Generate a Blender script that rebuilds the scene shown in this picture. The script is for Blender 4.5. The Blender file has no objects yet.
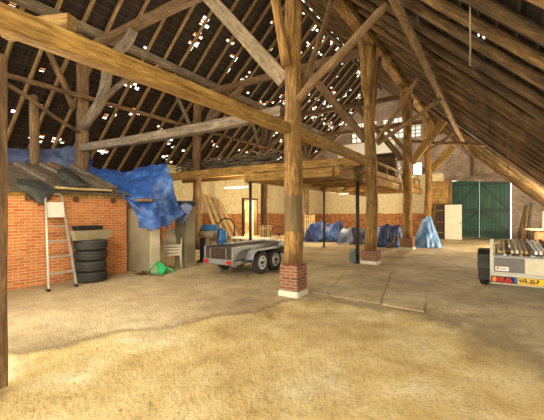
import bpy, bmesh, math, random
from mathutils import Vector, Matrix, noise
random.seed(7)
S = bpy.context.scene
C = S.collection
V = Vector
# ------------------------------------------------------------------ camera
F, HZ, CH = 347.0, 213.0, 1.6
TH = math.atan2(228, 347)
ST, CT = math.sin(TH), math.cos(TH)
cam = bpy.data.cameras.new('camera'); co = bpy.data.objects.new('camera', cam); C.objects.link(co)
co.location = (0, 0, CH); co.rotation_euler = (math.pi/2, 0, TH)
cam.sensor_width = 36; cam.lens = F/544*36; cam.shift_y = (HZ-210)/544
cam.clip_end = 500
S.camera = co
def W(px, py, d):
    u, v = (px-272)/F, (HZ-py)/F
    return V((d*(-ST+CT*u), d*(CT+ST*u), CH+d*v))
def P(x, y, z=0):
    d = -ST*x+CT*y
    if d < .05: d = .05
    return 272+F*(CT*x+ST*y)/d, HZ-F*(z-CH)/d
def G(px, py):
    return W(px, py, F*CH/(py-HZ))
# ------------------------------------------------------------------ tags / objects
def tag(o, label=None, cat=None, group=None, kind=None):
    if label: o['label'] = label
    if cat: o['category'] = cat
    if group: o['group'] = group
    if kind: o['kind'] = kind
    return o
def mesh(name, bm, mats, parent=None, loc=None, mat4=None, smooth=False):
    me = bpy.data.meshes.new(name)
    bm.normal_update(); bm.to_mesh(me); bm.free()
    for m in (mats if isinstance(mats, (list, tuple)) else [mats]): me.materials.append(m)
    if smooth:
        for p in me.polygons: p.use_smooth = True
    o = bpy.data.objects.new(name, me); C.objects.link(o)
    if mat4 is not None: o.matrix_world = mat4
    if loc is not None: o.location = loc
    if parent: o.parent = parent
    return o
def empty(name, loc, rz=0, label=None, cat=None, group=None):
    o = bpy.data.objects.new(name, None); C.objects.link(o)
    o.empty_display_size = .1
    o.location = loc; o.rotation_euler = (0, 0, rz)
    return tag(o, label, cat, group)
def copy_tree(o, parent=None):
    c = o.copy(); C.objects.link(c); c.parent = parent
    for ch in list(o.children): copy_tree(ch, c)
    return c
def NB(): return bmesh.new()
def box(bm, c, s, rot=None, bev=0, mi=0, M=None):
    r = bmesh.ops.create_cube(bm, size=1)
    vs = r['verts']
    m = Matrix.Translation(c) @ (rot.to_4x4() if rot else Matrix()) @ Matrix.Diagonal((s[0], s[1], s[2], 1))
    if M: m = M @ m
    bmesh.ops.transform(bm, matrix=m, verts=vs)
    fs = set(f for v in vs for f in v.link_faces)
    for f in fs: f.material_index = mi
    if bev:
        es = list(set(e for v in vs for e in v.link_edges))
        bmesh.ops.bevel(bm, geom=es, offset=bev, segments=2, affect='EDGES')
    return bm
def frame(p0, p1, wdir=None):
    z = (V(p1)-V(p0)); L = z.length; z = z/L
    x = V(wdir) if wdir else V((1, 0, 0)) if abs(z.z) > .95 else z.cross(V((0, 0, 1))).normalized()
    x = (x - z*x.dot(z)).normalized()
    y = z.cross(x)
    if y.z < -.01: x, y = -x, -y
    m = Matrix.Identity(4)
    for i in range(3): m[i][0], m[i][1], m[i][2], m[i][3] = x[i], y[i], z[i], V(p0)[i]
    return m, L
def ring_tube(bm, pts, rads, n=10, cap=True, mi=0):
    rings = []; x = None
    for i, p in enumerate(pts):
        z = (V(pts[min(i+1, len(pts)-1)])-V(pts[max(i-1, 0)])).normalized()
        if x is None: x = V((1, 0, 0)) if abs(z.x) < .8 else V((0, 1, 0))
        x = (x-z*x.dot(z)).normalized(); y = z.cross(x)
        rings.append([bm.verts.new(V(p)+(x*math.cos(t)+y*math.sin(t))*rads[i]) for t in [2*math.pi*k/n for k in range(n)]])
    for a, b in zip(rings, rings[1:]):
        for k in range(n):
            f = bm.faces.new((a[k], a[(k+1) % n], b[(k+1) % n], b[k])); f.material_index = mi; f.smooth = True
    if cap:
        bm.faces.new(list(reversed(rings[0]))).material_index = mi
        bm.faces.new(rings[-1]).material_index = mi
    return bm
def tube(bm, pts, r, n=8, mi=0):
    return ring_tube(bm, [V(p) for p in pts], [r]*len(pts), n, mi=mi)
SEED = [0]
def log(name, p0, p1, r0, r1=None, mat=None, parent=None, wob=.35, n=12, seg=10):
    """round log in its own local axis, slightly crooked"""
    r1 = r1 or r0*.85
    m, L = frame(p0, p1); SEED[0] += 1; s = SEED[0]*3.7
    bm = NB(); pts = []; rads = []
    for i in range(seg+1):
        t = i/seg
        e = math.sin(math.pi*t)
        w = wob*r0*1.3
        pts.append(V((noise.noise((s, t*2.2, 0))*w*e*2, noise.noise((s, 7, t*2.2))*w*e*2, t*L)))
        rads.append((r0+(r1-r0)*t)*(1+.09*noise.noise((s, t*L*1.7, 3))))
    ring_tube(bm, pts, rads, n)
    for v in bm.verts:
        c = noise.noise((v.co.x*9+s, v.co.y*9, v.co.z*1.3))
        v.co.x += c*r0*.12; v.co.y += noise.noise((v.co.x*9, v.co.y*9+s, v.co.z*1.3))*r0*.12
    return mesh(name, bm, mat, parent, mat4=m)
def beam(name, p0, p1, w, h, mat, parent=None, rough=.012, seg=14, bow=0, bev=.012, wdir=None):
    """hewn squared beam, w across, h up"""
    m, L = frame(p0, p1, wdir); SEED[0] += 1; s = SEED[0]*5.1
    bm = NB(); rings = []
    prof = [(-w/2+bev, -h/2), (w/2-bev, -h/2), (w/2, -h/2+bev), (w/2, h/2-bev), (w/2-bev, h/2), (-w/2+bev, h/2), (-w/2, h/2-bev), (-w/2, -h/2+bev)]
    for i in range(seg+1):
        t = i/seg; ring = []
        for k, (a, b) in enumerate(prof):
            q = rough
            ring.append(bm.verts.new((a+q*noise.noise((s, k//2*2.3, t*L*1.3)), b+q*noise.noise((s+9, k//2*2.3, t*L*1.3))-bow*4*t*(1-t), t*L)))
        rings.append(ring)
    for a, b in zip(rings, rings[1:]):
        for k in range(8): bm.faces.new((a[k], a[(k+1) % 8], b[(k+1) % 8], b[k]))
    bm.faces.new(list(reversed(rings[0]))); bm.faces.new(rings[-1])
    return mesh(name, bm, mat, parent, mat4=m)
def lathe(bm, prof, n=24, axis='z', M=None, mi=0, closed=False):
    rings = []
    for r, h in prof:
        ring = []
        for k in range(n):
            t = 2*math.pi*k/n
            c = {'z': V((r*math.cos(t), r*math.sin(t), h)), 'x': V((h, r*math.cos(t), r*math.sin(t))), 'y': V((r*math.sin(t), h, r*math.cos(t)))}[axis]
            ring.append(bm.verts.new(M @ c if M else c))
        rings.append(ring)
    pr = list(zip(rings, rings[1:]))
    if closed: pr.append((rings[-1], rings[0]))
    for a, b in pr:
        for k in range(n):
            f = bm.faces.new((a[k], a[(k+1) % n], b[(k+1) % n], b[k])); f.material_index = mi; f.smooth = True
    if not closed:
        for rg in (rings[0], rings[-1]):
            try: bm.faces.new(rg).material_index = mi
            except Exception: pass
    bmesh.ops.recalc_face_normals(bm, faces=bm.faces[:])
    return bm
# ------------------------------------------------------------------ materials
class NT:
    def __init__(s, name):
        s.m = bpy.data.materials.new(name); s.m.use_nodes = True
        s.t = s.m.node_tree; s.b = s.t.nodes['Principled BSDF']; s.out = s.t.nodes['Material Output']
    def n(s, typ, **kw):
        x = s.t.nodes.new(typ)
        for k, v in kw.items():
            if k in ('operation', 'blend_type', 'data_type', 'attribute_name', 'noise_dimensions', 'feature', 'wave_type', 'bands_direction', 'clamp'): setattr(x, k, v)
            else: x.inputs[k].default_value = v
        return x
    def l(s, a, b): s.t.links.new(a, b)
    def coord(s, kind='Object', scale=(1, 1, 1)):
        tc = s.t.nodes.new('ShaderNodeTexCoord'); mp = s.t.nodes.new('ShaderNodeMapping')
        mp.inputs['Scale'].default_value = scale
        s.l(tc.outputs[kind], mp.inputs['Vector']); return mp.outputs[0]
    def world(s, scale=(1, 1, 1)):
        g = s.t.nodes.new('ShaderNodeNewGeometry'); mp = s.t.nodes.new('ShaderNodeMapping')
        mp.inputs['Scale'].default_value = scale
        s.l(g.outputs['Position'], mp.inputs['Vector']); return mp.outputs[0]
    def noise(s, vec, scale, detail=5, rough=.6, dist=0):
        x = s.n('ShaderNodeTexNoise', Scale=scale, Detail=detail, Roughness=rough, Distortion=dist); s.l(vec, x.inputs['Vector']); return x.outputs['Fac']
    def ramp(s, fac, stops):
        r = s.t.nodes.new('ShaderNodeValToRGB'); e = r.color_ramp.elements
        while len(e) < len(stops): e.new(.5)
        for i, (p, c) in enumerate(stops):
            e[i].position = p; e[i].color = (*c, 1) if len(c) == 3 else c
        s.l(fac, r.inputs[0]); return r.outputs[0]
    def mix(s, fac, a, b, mode='MIX'):
        x = s.n('ShaderNodeMixRGB', blend_type=mode)
        for v, k in ((fac, 0), (a, 1), (b, 2)):
            if hasattr(v, 'is_linked'): s.l(v, x.inputs[k])
            elif k == 0: x.inputs[0].default_value = v
            else: x.inputs[k].default_value = (*v, 1)
        return x.outputs[0]
    def math(s, op, a, b=0.0):
        x = s.n('ShaderNodeMath', operation=op)
        for v, k in ((a, 0), (b, 1)):
            if hasattr(v, 'is_linked'): s.l(v, x.inputs[k])
            else: x.inputs[k].default_value = v
        return x.outputs[0]
    def bump(s, h, st=.4, d=.02):
        x = s.n('ShaderNodeBump', Strength=st, Distance=d); s.l(h, x.inputs['Height']); s.l(x.outputs[0], s.b.inputs['Normal'])
    def col(s, c, rough=.8, metal=0):
        if hasattr(c, 'is_linked'): s.l(c, s.b.inputs['Base Color'])
        else: s.b.inputs['Base Color'].default_value = (*c, 1)
        s.b.inputs['Roughness'].default_value = rough; s.b.inputs['Metallic'].default_value = metal
        return s.m
def H(r, g, b):
    f = lambda c: (c/255/12.92 if c/255 <= .04045 else ((c/255+.055)/1.055)**2.4)
    return (f(r), f(g), f(b))
def wood(name, dark, mid, light, rough=.85, vary=.35, grain=(14, 14, 1.1), band=None):
    n = NT(name); v = n.coord('Object', grain)
    oi = n.t.nodes.new('ShaderNodeObjectInfo')
    add = n.n('ShaderNodeVectorMath', operation='ADD'); n.l(v, add.inputs[0])
    sc = n.n('ShaderNodeVectorMath', operation='SCALE'); sc.inputs[0].default_value = (13, 7, 29); n.l(oi.outputs['Random'], sc.inputs['Scale']); n.l(sc.outputs[0], add.inputs[1])
    v = add.outputs[0]
    f = n.noise(v, 1.5, 9, .72, .5)
    c = n.ramp(f, [(.34, dark), (.5, mid), (.64, light)])
    v2 = n.coord('Object', (1, 1, .7)); f2 = n.noise(v2, 2.3, 7, .7)
    c = n.mix(n.ramp(f2, [(.4, (0, 0, 0)), (.62, (.65, .65, .65))]), c, dark)
    f3 = n.noise(v, 6, 4, .7)
    c = n.mix(.8, c, n.ramp(f3, [(.36, (.38, .34, .3)), (.52, (1, 1, 1))]), 'MULTIPLY')
    if band:
        sp = n.t.nodes.new('ShaderNodeSeparateXYZ'); n.l(n.coord('Object'), sp.inputs[0])
        zz = n.math('ADD', sp.outputs[2], n.math('MULTIPLY', f2, .35))
        k = n.math('MULTIPLY', n.math('GREATER_THAN', zz, band[0]+.17), n.math('LESS_THAN', zz, band[1]+.17))
        c = n.mix(n.math('MULTIPLY', k, .75), c, H(104, 90, 66))
    h = n.n('ShaderNodeHueSaturation'); n.l(c, h.inputs['Color'])
    n.l(n.math('ADD', n.math('MULTIPLY', oi.outputs['Random'], vary), 1-vary/2), h.inputs['Value'])
    n.bump(n.math('ADD', f, n.math('MULTIPLY', f3, .6)), .8, .03)
    return n.col(h.outputs[0], rough)
def plain(name, c, rough=.6, metal=0, var=.25, scale=6, bump=.08):
    n = NT(name); f = n.noise(n.coord('Object'), scale, 5, .6)
    d = tuple(x*(1-var) for x in c); l = tuple(min(1, x*(1+var)) for x in c)
    n.bump(f, bump, .01)
    return n.col(n.ramp(f, [(.3, d), (.7, l)]), rough, metal)
M = {}
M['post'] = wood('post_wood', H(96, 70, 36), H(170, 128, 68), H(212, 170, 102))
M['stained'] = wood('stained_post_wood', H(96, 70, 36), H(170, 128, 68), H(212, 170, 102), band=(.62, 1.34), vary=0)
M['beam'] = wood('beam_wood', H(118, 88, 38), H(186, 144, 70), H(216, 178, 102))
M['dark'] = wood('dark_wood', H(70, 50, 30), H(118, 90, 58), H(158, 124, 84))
M['rafter_l'] = wood('pale_rafter_wood', H(104, 78, 48), H(152, 120, 80), H(186, 152, 108))
M['rafter_r'] = wood('log_rafter_wood', H(66, 48, 26), H(118, 90, 52), H(158, 126, 80), vary=.7, grain=(9, 9, .8))
M['pale'] = wood('pale_hewn_wood', H(112, 96, 74), H(158, 138, 110), H(190, 170, 142), vary=.15)
M['grey'] = wood('weathered_grey_wood', H(84, 72, 58), H(132, 116, 96), H(170, 154, 132))
M['roofb'] = wood('old_roof_boards', H(70, 58, 44), H(106, 90, 68), H(140, 122, 96))
M['cream'] = wood('fresh_cream_wood', H(184, 150, 92), H(222, 194, 138), H(240, 220, 176))
M['brownply'] = wood('brown_plywood', H(44, 32, 24), H(72, 52, 38), H(96, 72, 52), vary=.1)
M['loft'] = wood('loft_wood', H(112, 82, 38), H(170, 130, 64), H(204, 164, 94))

def brick(name, c1, c2, mortar, w=.22, h=.065, ms=.012, stain=.3, stainc=(.1, .06, .04)):
    n = NT(name)
    tc = n.t.nodes.new('ShaderNodeNewGeometry')
    sp = n.t.nodes.new('ShaderNodeSeparateXYZ'); n.l(tc.outputs['Position'], sp.inputs[0])
    sn = n.t.nodes.new('ShaderNodeSeparateXYZ'); n.l(tc.outputs['True Normal'], sn.inputs[0])
    isx = n.math('GREATER_THAN', n.math('ABSOLUTE', sn.outputs[0]), .6)
    u = n.math('ADD', n.math('MULTIPLY', isx, sp.outputs[1]), n.math('MULTIPLY', n.math('SUBTRACT', 1.0, isx), sp.outputs[0]))
    cb = n.t.nodes.new('ShaderNodeCombineXYZ'); n.l(u, cb.inputs[0]); n.l(sp.outputs[2], cb.inputs[1])
    b = n.n('ShaderNodeTexBrick', Scale=1.0); n.l(cb.outputs[0], b.inputs['Vector'])
    b.inputs['Color1'].default_value = (*c1, 1); b.inputs['Color2'].default_value = (*c2, 1); b.inputs['Mortar'].default_value = (*mortar, 1)
    b.inputs['Brick Width'].default_value = w; b.inputs['Row Height'].default_value = h; b.inputs['Mortar Size'].default_value = ms; b.inputs['Mortar Smooth'].default_value = .3
    wv = n.world(); f = n.noise(wv, 1.3, 6, .65); g = n.noise(wv, 30, 3, .6)
    c = n.mix(n.ramp(f, [(.45, (0, 0, 0)), (.75, (stain,)*3)]), b.outputs['Color'], stainc)
    c = n.mix(.5, c, n.ramp(g, [(.3, (.45, .45, .45)), (.7, (1, 1, 1))]), 'MULTIPLY')
    n.bump(n.math('ADD', n.math('MULTIPLY', b.outputs['Fac'], -1.0), g), .5, .012)
    return n.col(c, .9), n, c
M['brick'] = brick('orange_brick', H(206, 104, 48), H(230, 144, 78), H(216, 178, 130), ms=.011)[0]
M['pier'] = brick('pier_brick', H(112, 60, 42), H(156, 94, 68), H(160, 134, 104), w=.21, h=.062, ms=.012)[0]
M['plaster'] = plain('white_plaster', H(214, 204, 184), .9, var=.12, scale=9)
# end and side wall: rubble brick below, whitewash above, bare mauve brick beside the doors
def wall_mat():
    m, n, c = brick('barn_wall_brick', H(176, 104, 62), H(212, 150, 100), H(190, 150, 104), w=.24, h=.075, ms=.014, stain=.5)
    g = n.t.nodes.new('ShaderNodeNewGeometry'); sp = n.t.nodes.new('ShaderNodeSeparateXYZ'); n.l(g.outputs['Position'], sp.inputs[0])
    wv = n.world(); f = n.noise(wv, .9, 6, .7); f4 = n.noise(wv, 6, 5, .75)
    vo = n.n('ShaderNodeTexVoronoi', Scale=7.0); n.l(n.world((1, 1, 1.8)), vo.inputs['Vector'])
    rub = n.ramp(vo.outputs['Distance'], [(.1, H(236, 178, 112)), (.4, H(208, 134, 76)), (.62, H(140, 86, 50))])
    rub = n.mix(n.ramp(f4, [(.4, (0, 0, 0)), (.6, (.7, .7, .7))]), rub, c)
    hs = n.n('ShaderNodeHueSaturation', Saturation=.52, Value=.82); n.l(c, hs.inputs['Color'])
    mauve = n.mix(n.ramp(f4, [(.46, (0, 0, 0)), (.66, (.55, .55, .55))]), hs.outputs[0], H(182, 168, 150))
    mauve = n.mix(n.ramp(f, [(.4, (0, 0, 0)), (.62, (.6, .6, .6))]), mauve, H(96, 76, 64))
    white = n.ramp(f4, [(.25, H(150, 122, 80)), (.42, H(214, 194, 146)), (.7, H(238, 226, 190))])
    lo = n.math('GREATER_THAN', n.math('ADD', sp.outputs[2], n.math('MULTIPLY', f, .35)), 1.72)
    leftp = n.math('LESS_THAN', sp.outputs[0], -3.2)
    hi = n.math('LESS_THAN', sp.outputs[2], 4.3)
    band = n.math('MULTIPLY', n.math('GREATER_THAN', sp.outputs[2], 5.7), n.math('LESS_THAN', sp.outputs[2], 6.95))
    band = n.math('MULTIPLY', band, n.math('MULTIPLY', n.math('LESS_THAN', sp.outputs[0], -6.4), n.math('GREATER_THAN', sp.outputs[0], -10.8)))
    hi = n.math('MULTIPLY', hi, n.math('GREATER_THAN', sp.outputs[1], 11.9))
    cc = n.mix(leftp, mauve, n.mix(lo, rub, n.mix(hi, mauve, white)))
    cc = n.mix(band, cc, H(228, 224, 214))
    n.l(cc, n.b.inputs['Base Color'])
    return m
M['wall'] = wall_mat()
def floor_mat(name, usedirt=True):
    n = NT(name); v = n.world()
    f = n.noise(v, .55, 8, .62); f2 = n.noise(v, 3.2, 8, .68); f3 = n.noise(v, 26, 5, .7); f5 = n.noise(v, 70, 3, .6)
    conc = n.ramp(f, [(.3, H(156, 136, 104)), (.5, H(198, 175, 134)), (.68, H(222, 203, 164))])
    conc = n.mix(n.ramp(f2, [(.44, (0, 0, 0)), (.66, (.5, .5, .5))]), conc, H(152, 132, 102))
    fm = n.noise(v, 1.15, 10, .58, .3); dirt = n.ramp(fm, [(.3, H(174, 144, 88)), (.44, H(214, 186, 124)), (.56, H(228, 206, 150)), (.7, H(244, 230, 194))])
    dirt = n.mix(n.ramp(f2, [(.3, (.45, .45, .45)), (.48, (0, 0, 0))]), dirt, H(168, 132, 76))
    dirt = n.mix(n.ramp(f, [(.5, (0, 0, 0)), (.68, (.55, .55, .55))]), dirt, H(176, 144, 92))
    if usedirt:
        a = n.n('ShaderNodeAttribute', attribute_name='dirt')
        k = n.math('ADD', a.outputs['Fac'], n.math('MULTIPLY', n.math('SUBTRACT', f2, .5), .3))
        c = n.mix(n.ramp(k, [(.38, (0, 0, 0)), (.62, (1, 1, 1))]), conc, dirt)
        e = n.ramp(k, [(.3, (0, 0, 0)), (.46, (.55, .55, .55)), (.56, (0, 0, 0))])
        c = n.mix(e, c, H(112, 90, 58))
    else: c = n.mix(.55, conc, H(176, 148, 102))
    fb = n.noise(v, .32, 7, .66, .5)
    c = n.mix(.75, c, n.ramp(fb, [(.34, (.6, .54, .44)), (.48, (.92, .9, .86)), (.6, (1.1, 1.1, 1.1))]), 'MULTIPLY')
    c = n.mix(.7, c, n.ramp(f3, [(.28, (.42, .37, .3)), (.5, (1, 1, 1))]), 'MULTIPLY')
    # scattered dark specks and worn patches
    vo = n.n('ShaderNodeTexVoronoi', Scale=9.0); n.l(v, vo.inputs['Vector'])
    c = n.mix(n.ramp(vo.outputs['Distance'], [(.02, (.5, .5, .5)), (.05, (0, 0, 0))]), c, H(104, 78, 46))
    n.bump(n.math('ADD', n.math('MULTIPLY', f2, .8), n.math('MULTIPLY', f3, .6)), 1.0, .07)
    return n.col(c, .88)
M['floor'] = floor_mat('floor_concrete_and_dirt'); M['slab'] = floor_mat('slab_concrete', False)
def tile_mat():
    n = NT('roof_tile_underside'); v = n.world()
    f = n.noise(v, 2.5, 6, .7)
    w = n.n('ShaderNodeTexWave', Scale=2.0, Distortion=.6); w.bands_direction = 'Y'; n.l(v, w.inputs['Vector'])
    c = n.ramp(f, [(.3, H(24, 18, 15)), (.55, H(42, 31, 24)), (.75, H(74, 54, 40))])
    n.bump(w.outputs['Fac'], .6, .05)
    return n.col(c, .9)
M['tile'] = tile_mat()
def terra():
    n = NT('slipped_terracotta_added_glow'); n.b.inputs['Base Color'].default_value = (*H(196, 136, 86), 1); n.b.inputs['Roughness'].default_value = .9
    tl = n.t.nodes.new('ShaderNodeBsdfTranslucent'); tl.inputs[0].default_value = (*H(236, 184, 116), 1); mx = n.t.nodes.new('ShaderNodeMixShader'); mx.inputs[0].default_value = .6  # translucency put in so the clay pieces glow orange under the sky
    n.l(n.b.outputs[0], mx.inputs[1]); n.l(tl.outputs[0], mx.inputs[2]); n.l(mx.outputs[0], n.out.inputs[0]); return n.m
M['terra'] = terra()
M['lath'] = wood('lath_wood', H(44, 32, 22), H(66, 50, 34), H(92, 70, 48), vary=.1)
def tarp(name, a, b, c):
    n = NT(name); v = n.coord('Object'); f = n.noise(v, 1.6, 6, .7, .4); f2 = n.noise(v, 9, 4, .6)
    n.bump(f2, .35, .04)
    return n.col(n.ramp(f, [(.3, a), (.52, b), (.72, c)]), .5)
M['blue'] = tarp('blue_tarpaulin', H(22, 46, 100), H(42, 84, 156), H(104, 142, 196))
M['lblue'] = tarp('light_blue_tarpaulin', H(70, 118, 186), H(120, 166, 220), H(170, 204, 238))
M['gblue'] = tarp('faded_grey_blue_tarpaulin', H(58, 66, 92), H(88, 100, 134), H(118, 130, 162))
M['mixtarp'] = tarp('grey_and_blue_tarpaulin', H(34, 44, 70), H(96, 106, 130), H(196, 198, 200))
M['dblue'] = tarp('dark_blue_tarpaulin', H(20, 24, 40), H(36, 62, 120), H(120, 150, 196))
M['plastic'] = tarp('dark_grey_plastic_sheet', H(30, 32, 32), H(60, 62, 60), H(110, 110, 104))
def green():
    n = NT('green_door_paint'); tc = n.world()
    w = n.n('ShaderNodeTexWave', Scale=1.35); w.bands_direction = 'X'; n.l(tc, w.inputs['Vector'])
    f = n.noise(n.world((1, 1, .3)), 3, 5, .6)
    c = n.ramp(f, [(.3, H(22, 62, 52)), (.7, H(42, 90, 76))])
    c = n.mix(n.ramp(w.outputs['Fac'], [(.0, (.8, .8, .8)), (.06, (0, 0, 0))]), c, H(10, 26, 20))
    return n.col(c, .6)
M['green'] = green(); M['dgreen'] = plain('dark_green_ledge_paint', H(30, 56, 50), .6)
M['rubber'] = plain('tyre_rubber', H(50, 48, 46), .75, var=.3, scale=20, bump=.3)
M['black'] = plain('black_plastic', H(36, 33, 31), .55)
M['steel'] = plain('galvanised_steel', H(136, 138, 138), .45, .4, var=.2, scale=14)
M['alu'] = plain('ladder_aluminium', H(168, 162, 154), .35, .3, var=.1)
M['darksteel'] = plain('dark_painted_steel', H(58, 50, 42), .6, .2)
M['rim'] = plain('wheel_rim_silver', H(206, 206, 204), .4, .35, var=.1)
M['white'] = plain('white_paint', H(232, 228, 220), .6, var=.06)
M['beige'] = plain('shaded_beige_paint', H(142, 132, 106), .6, var=.16, scale=3)  # beige darkened to carry the shade on the tall cabinet's side
M['beigel'] = plain('pale_cabinet_panel', H(208, 196, 168), .6, var=.08, scale=3)
M['creampl'] = plain('cream_plastic', H(214, 204, 176), .5, var=.1)
M['greenpl'] = plain('green_plastic', H(40, 168, 92), .4, var=.15)
M['bluepl'] = plain('blue_plastic', H(52, 110, 168), .45, var=.15)
M['navy'] = plain('navy_machine_paint', H(40, 52, 74), .5, var=.2)
M['greycan'] = plain('grey_green_plastic', H(104, 122, 116), .5, var=.12)
M['trough'] = plain('concrete_trough_grey', H(146, 132, 104), .8, var=.15, scale=10)
M['dgrey'] = plain('dark_grey_panel', H(112, 106, 100), .6, var=.12)
M['lgrey'] = plain('pale_grey_panel', H(198, 194, 178), .6, var=.08)
M['red'] = plain('red_lamp_lens', H(168, 34, 26), .3, var=.1); M['orange'] = plain('orange_lamp_lens', H(240, 130, 40), .3, var=.1)
M['yellow'] = plain('number_plate_yellow', H(250, 196, 24), .4, var=.04); M['plateblue'] = plain('number_plate_blue', H(40, 90, 180), .4, var=.05)
M['ink'] = plain('plate_black', (.01, .01, .01), .5, var=.05)
M['pdoor'] = plain('pale_grey_door_paint', H(214, 208, 190), .6, var=.06, scale=2)
M['yard'] = plain('yard_gravel', H(190, 178, 156), .95, var=.2, scale=2)
M['rust'] = plain('rusty_iron', H(96, 66, 46), .8, .2, var=.3, scale=12)
def emit(name, c, s):
    n = NT(name); n.b.inputs['Base Color'].default_value = (*c, 1)
    n.b.inputs['Emission Color'].default_value = (*c, 1); n.b.inputs['Emission Strength'].default_value = s; return n.m
M['lamp'] = emit('lit_lamp_face', (1, .97, .9), 9); M['tube'] = emit('lit_fluorescent_tube', (1, .95, .84), .9)
def pane():
    n = NT('dusty_glass'); n.b.inputs['Base Color'].default_value = (.8, .8, .76, 1); n.b.inputs['Roughness'].default_value = .6
    tr = n.t.nodes.new('ShaderNodeBsdfTransparent'); mx = n.t.nodes.new('ShaderNodeMixShader'); mx.inputs[0].default_value = .62
    n.l(tr.outputs[0], mx.inputs[1]); n.l(n.b.outputs[0], mx.inputs[2]); n.l(mx.outputs[0], n.out.inputs[0]); return n.m
M['pane'] = pane()
# ------------------------------------------------------------------ setting
RX = -7.4                       # ridge
def zr(x):                      # rafter centre height, both slopes
    return 4.1-.95*x if x > RX else 4.1+.95*(x+14.8)
Y0, Y1 = -1.5, 26.0
XL, XR = -14.6, 2.6
# floor
poly = [(-400, 420), (-60, 362), (0, 352), (60, 343), (100, 335), (150, 328), (205, 318), (260, 307), (290, 299), (315, 297), (357, 303), (400, 310), (450, 322), (500, 345), (560, 380), (900, 600)]
def edge_y(px):
    for (a, b), (c, d) in zip(poly, poly[1:]):
        if a <= px <= c: return b+(d-b)*(px-a)/(c-a)
    return 600 if px > 0 else 420
bm = NB(); lay = bm.verts.layers.float.new('dirt')
nx, ny = 165, 260
fx0, fx1, fy0, fy1 = XL-1.8, XR+.1, Y0-.3, Y1+.3
gv = []
for j in range(ny+1):
    row = []
    for i in range(nx+1):
        x = fx0+(fx1-fx0)*i/nx; y = fy0+(fy1-fy0)*j/ny
        d = -ST*x+CT*y
        if d < .3: k = 1.0
        else:
            px, py = P(x, y)
            t = (py-edge_y(px))/F*d*1.6+.12*noise.noise((x*1.6, y*1.6, 2))
            k = min(1, max(0, .5+t*(2.2 if px < 300 else max(.25, 2.2-(px-300)/90))))
        z = -.05*k*k*(3-2*k)+.012*k*noise.noise((x*1.5, y*1.5, 5))-.006
        v = bm.verts.new((x, y, z)); v[lay] = k; row.append(v)
    gv.append(row)
for j in range(ny):
    for i in range(nx): bm.faces.new((gv[j][i], gv[j][i+1], gv[j+1][i+1], gv[j+1][i])).smooth = True
tag(mesh('floor', bm, M['floor']), kind='structure')
for q in ([(309, 268), (346, 268.5), (327, 294), (306, 291)], [(348, 268.5), (392, 269), (380, 303), (329, 295)], [(394, 269), (428, 273), (424, 311), (382, 304)]):
    bm = NB(); lo = []; hi = []
    for px, py in q:
        g = G(px, py); lo.append(bm.verts.new((g.x, g.y, -.05))); hi.append(bm.verts.new((g.x, g.y, .002)))
    bm.faces.new(lo); bm.faces.new(hi)
    for k in range(4): bm.faces.new((lo[k], lo[(k+1) % 4], hi[(k+1) % 4], hi[k]))
    bmesh.ops.recalc_face_normals(bm, faces=bm.faces[:])
    tag(mesh('floor', bm, M['floor']), kind='structure')
bm = NB(); box(bm, (-6, -17, -.12), (60, 31, .1)); tag(mesh('yard', bm, M['yard']), kind='structure')
# walls from cells
def wall(name, axis, c, us, zs, holes, top, thick, mat):
    bm = NB()
    for a, b in zip(us, us[1:]):
        za, zb = top(a), top(b)
        for z0, z1 in zip(zs, zs[1:]):
            m = (a+b)/2
            if any(h[0] <= m <= h[1] and h[2] <= (z0+z1)/2 <= h[3] for h in holes): continue
            if z0 >= min(za, zb) and z0 >= max(za, zb): continue
            q = [(a, min(z0, za)), (b, min(z0, zb)), (b, min(z1, zb)), (a, min(z1, za))]
            vs = []
            for off in (0, thick):
                for u, z in q: vs.append(bm.verts.new((u, c+off, z) if axis == 'x' else (c+off, u, z)))
            for f in ((0, 1, 2, 3), (7, 6, 5, 4), (0, 4, 5, 1), (1, 5, 6, 2), (2, 6, 7, 3), (3, 7, 4, 0)):
                bm.faces.new([vs[i] for i in f])
    bmesh.ops.remove_doubles(bm, verts=bm.verts[:], dist=.0005)
    # drop inner shared faces
    seen = {}
    for f in bm.faces[:]:
        if f.calc_area() < 1e-6: continue
    bmesh.ops.recalc_face_normals(bm, faces=bm.faces[:])
    return tag(mesh(name, bm, mat), kind='structure')
DX0, DX1, DZ = -2.82, .60, 3.78
wins = [(-9.7, -7.7, 7.0, 8.55), (-7.3, -5.75, 7.0, 8.55), (-5.4, -4.6, 6.95, 8.0)]
us = sorted(set([XL, RX, DX0, DX1, XR]+[w for q in wins for w in q[:2]])); zs = sorted(set([0, DZ, 20]+[w for q in wins for w in q[2:]]))
wall('wall_back', 'x', Y1, us, zs, [(DX0, DX1, 0, DZ)]+wins, lambda x: zr(x)-.02, .25, M['wall'])
D2 = (18.5, 20.15, 0, 2.62)
YW = 11.9
wall('wall_left', 'y', XL-.25, [YW, D2[0], D2[1], Y1+.25], [0, D2[3], 9], [D2], lambda y: 4.15, .25, M['wall'])
wall('wall_left_low', 'y', -16.45, [Y0, YW], [0, 9], [], lambda y: 2.55, .25, M['wall'])
wall('wall_left_return', 'x', YW, [-16.2, XL-.25], [0, 9], [], lambda x: zr(x)-.05, .25, M['wall'])
wall('wall_right', 'y', XR, [Y0, 3, 9.5, 14.5, 19, Y1+.25], [0, .55, 1.62], [(14.5, 19, .55, 1.7), (3, 9.5, .55, 1.7)], lambda y: 1.62, .25, M['wall'])
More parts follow.
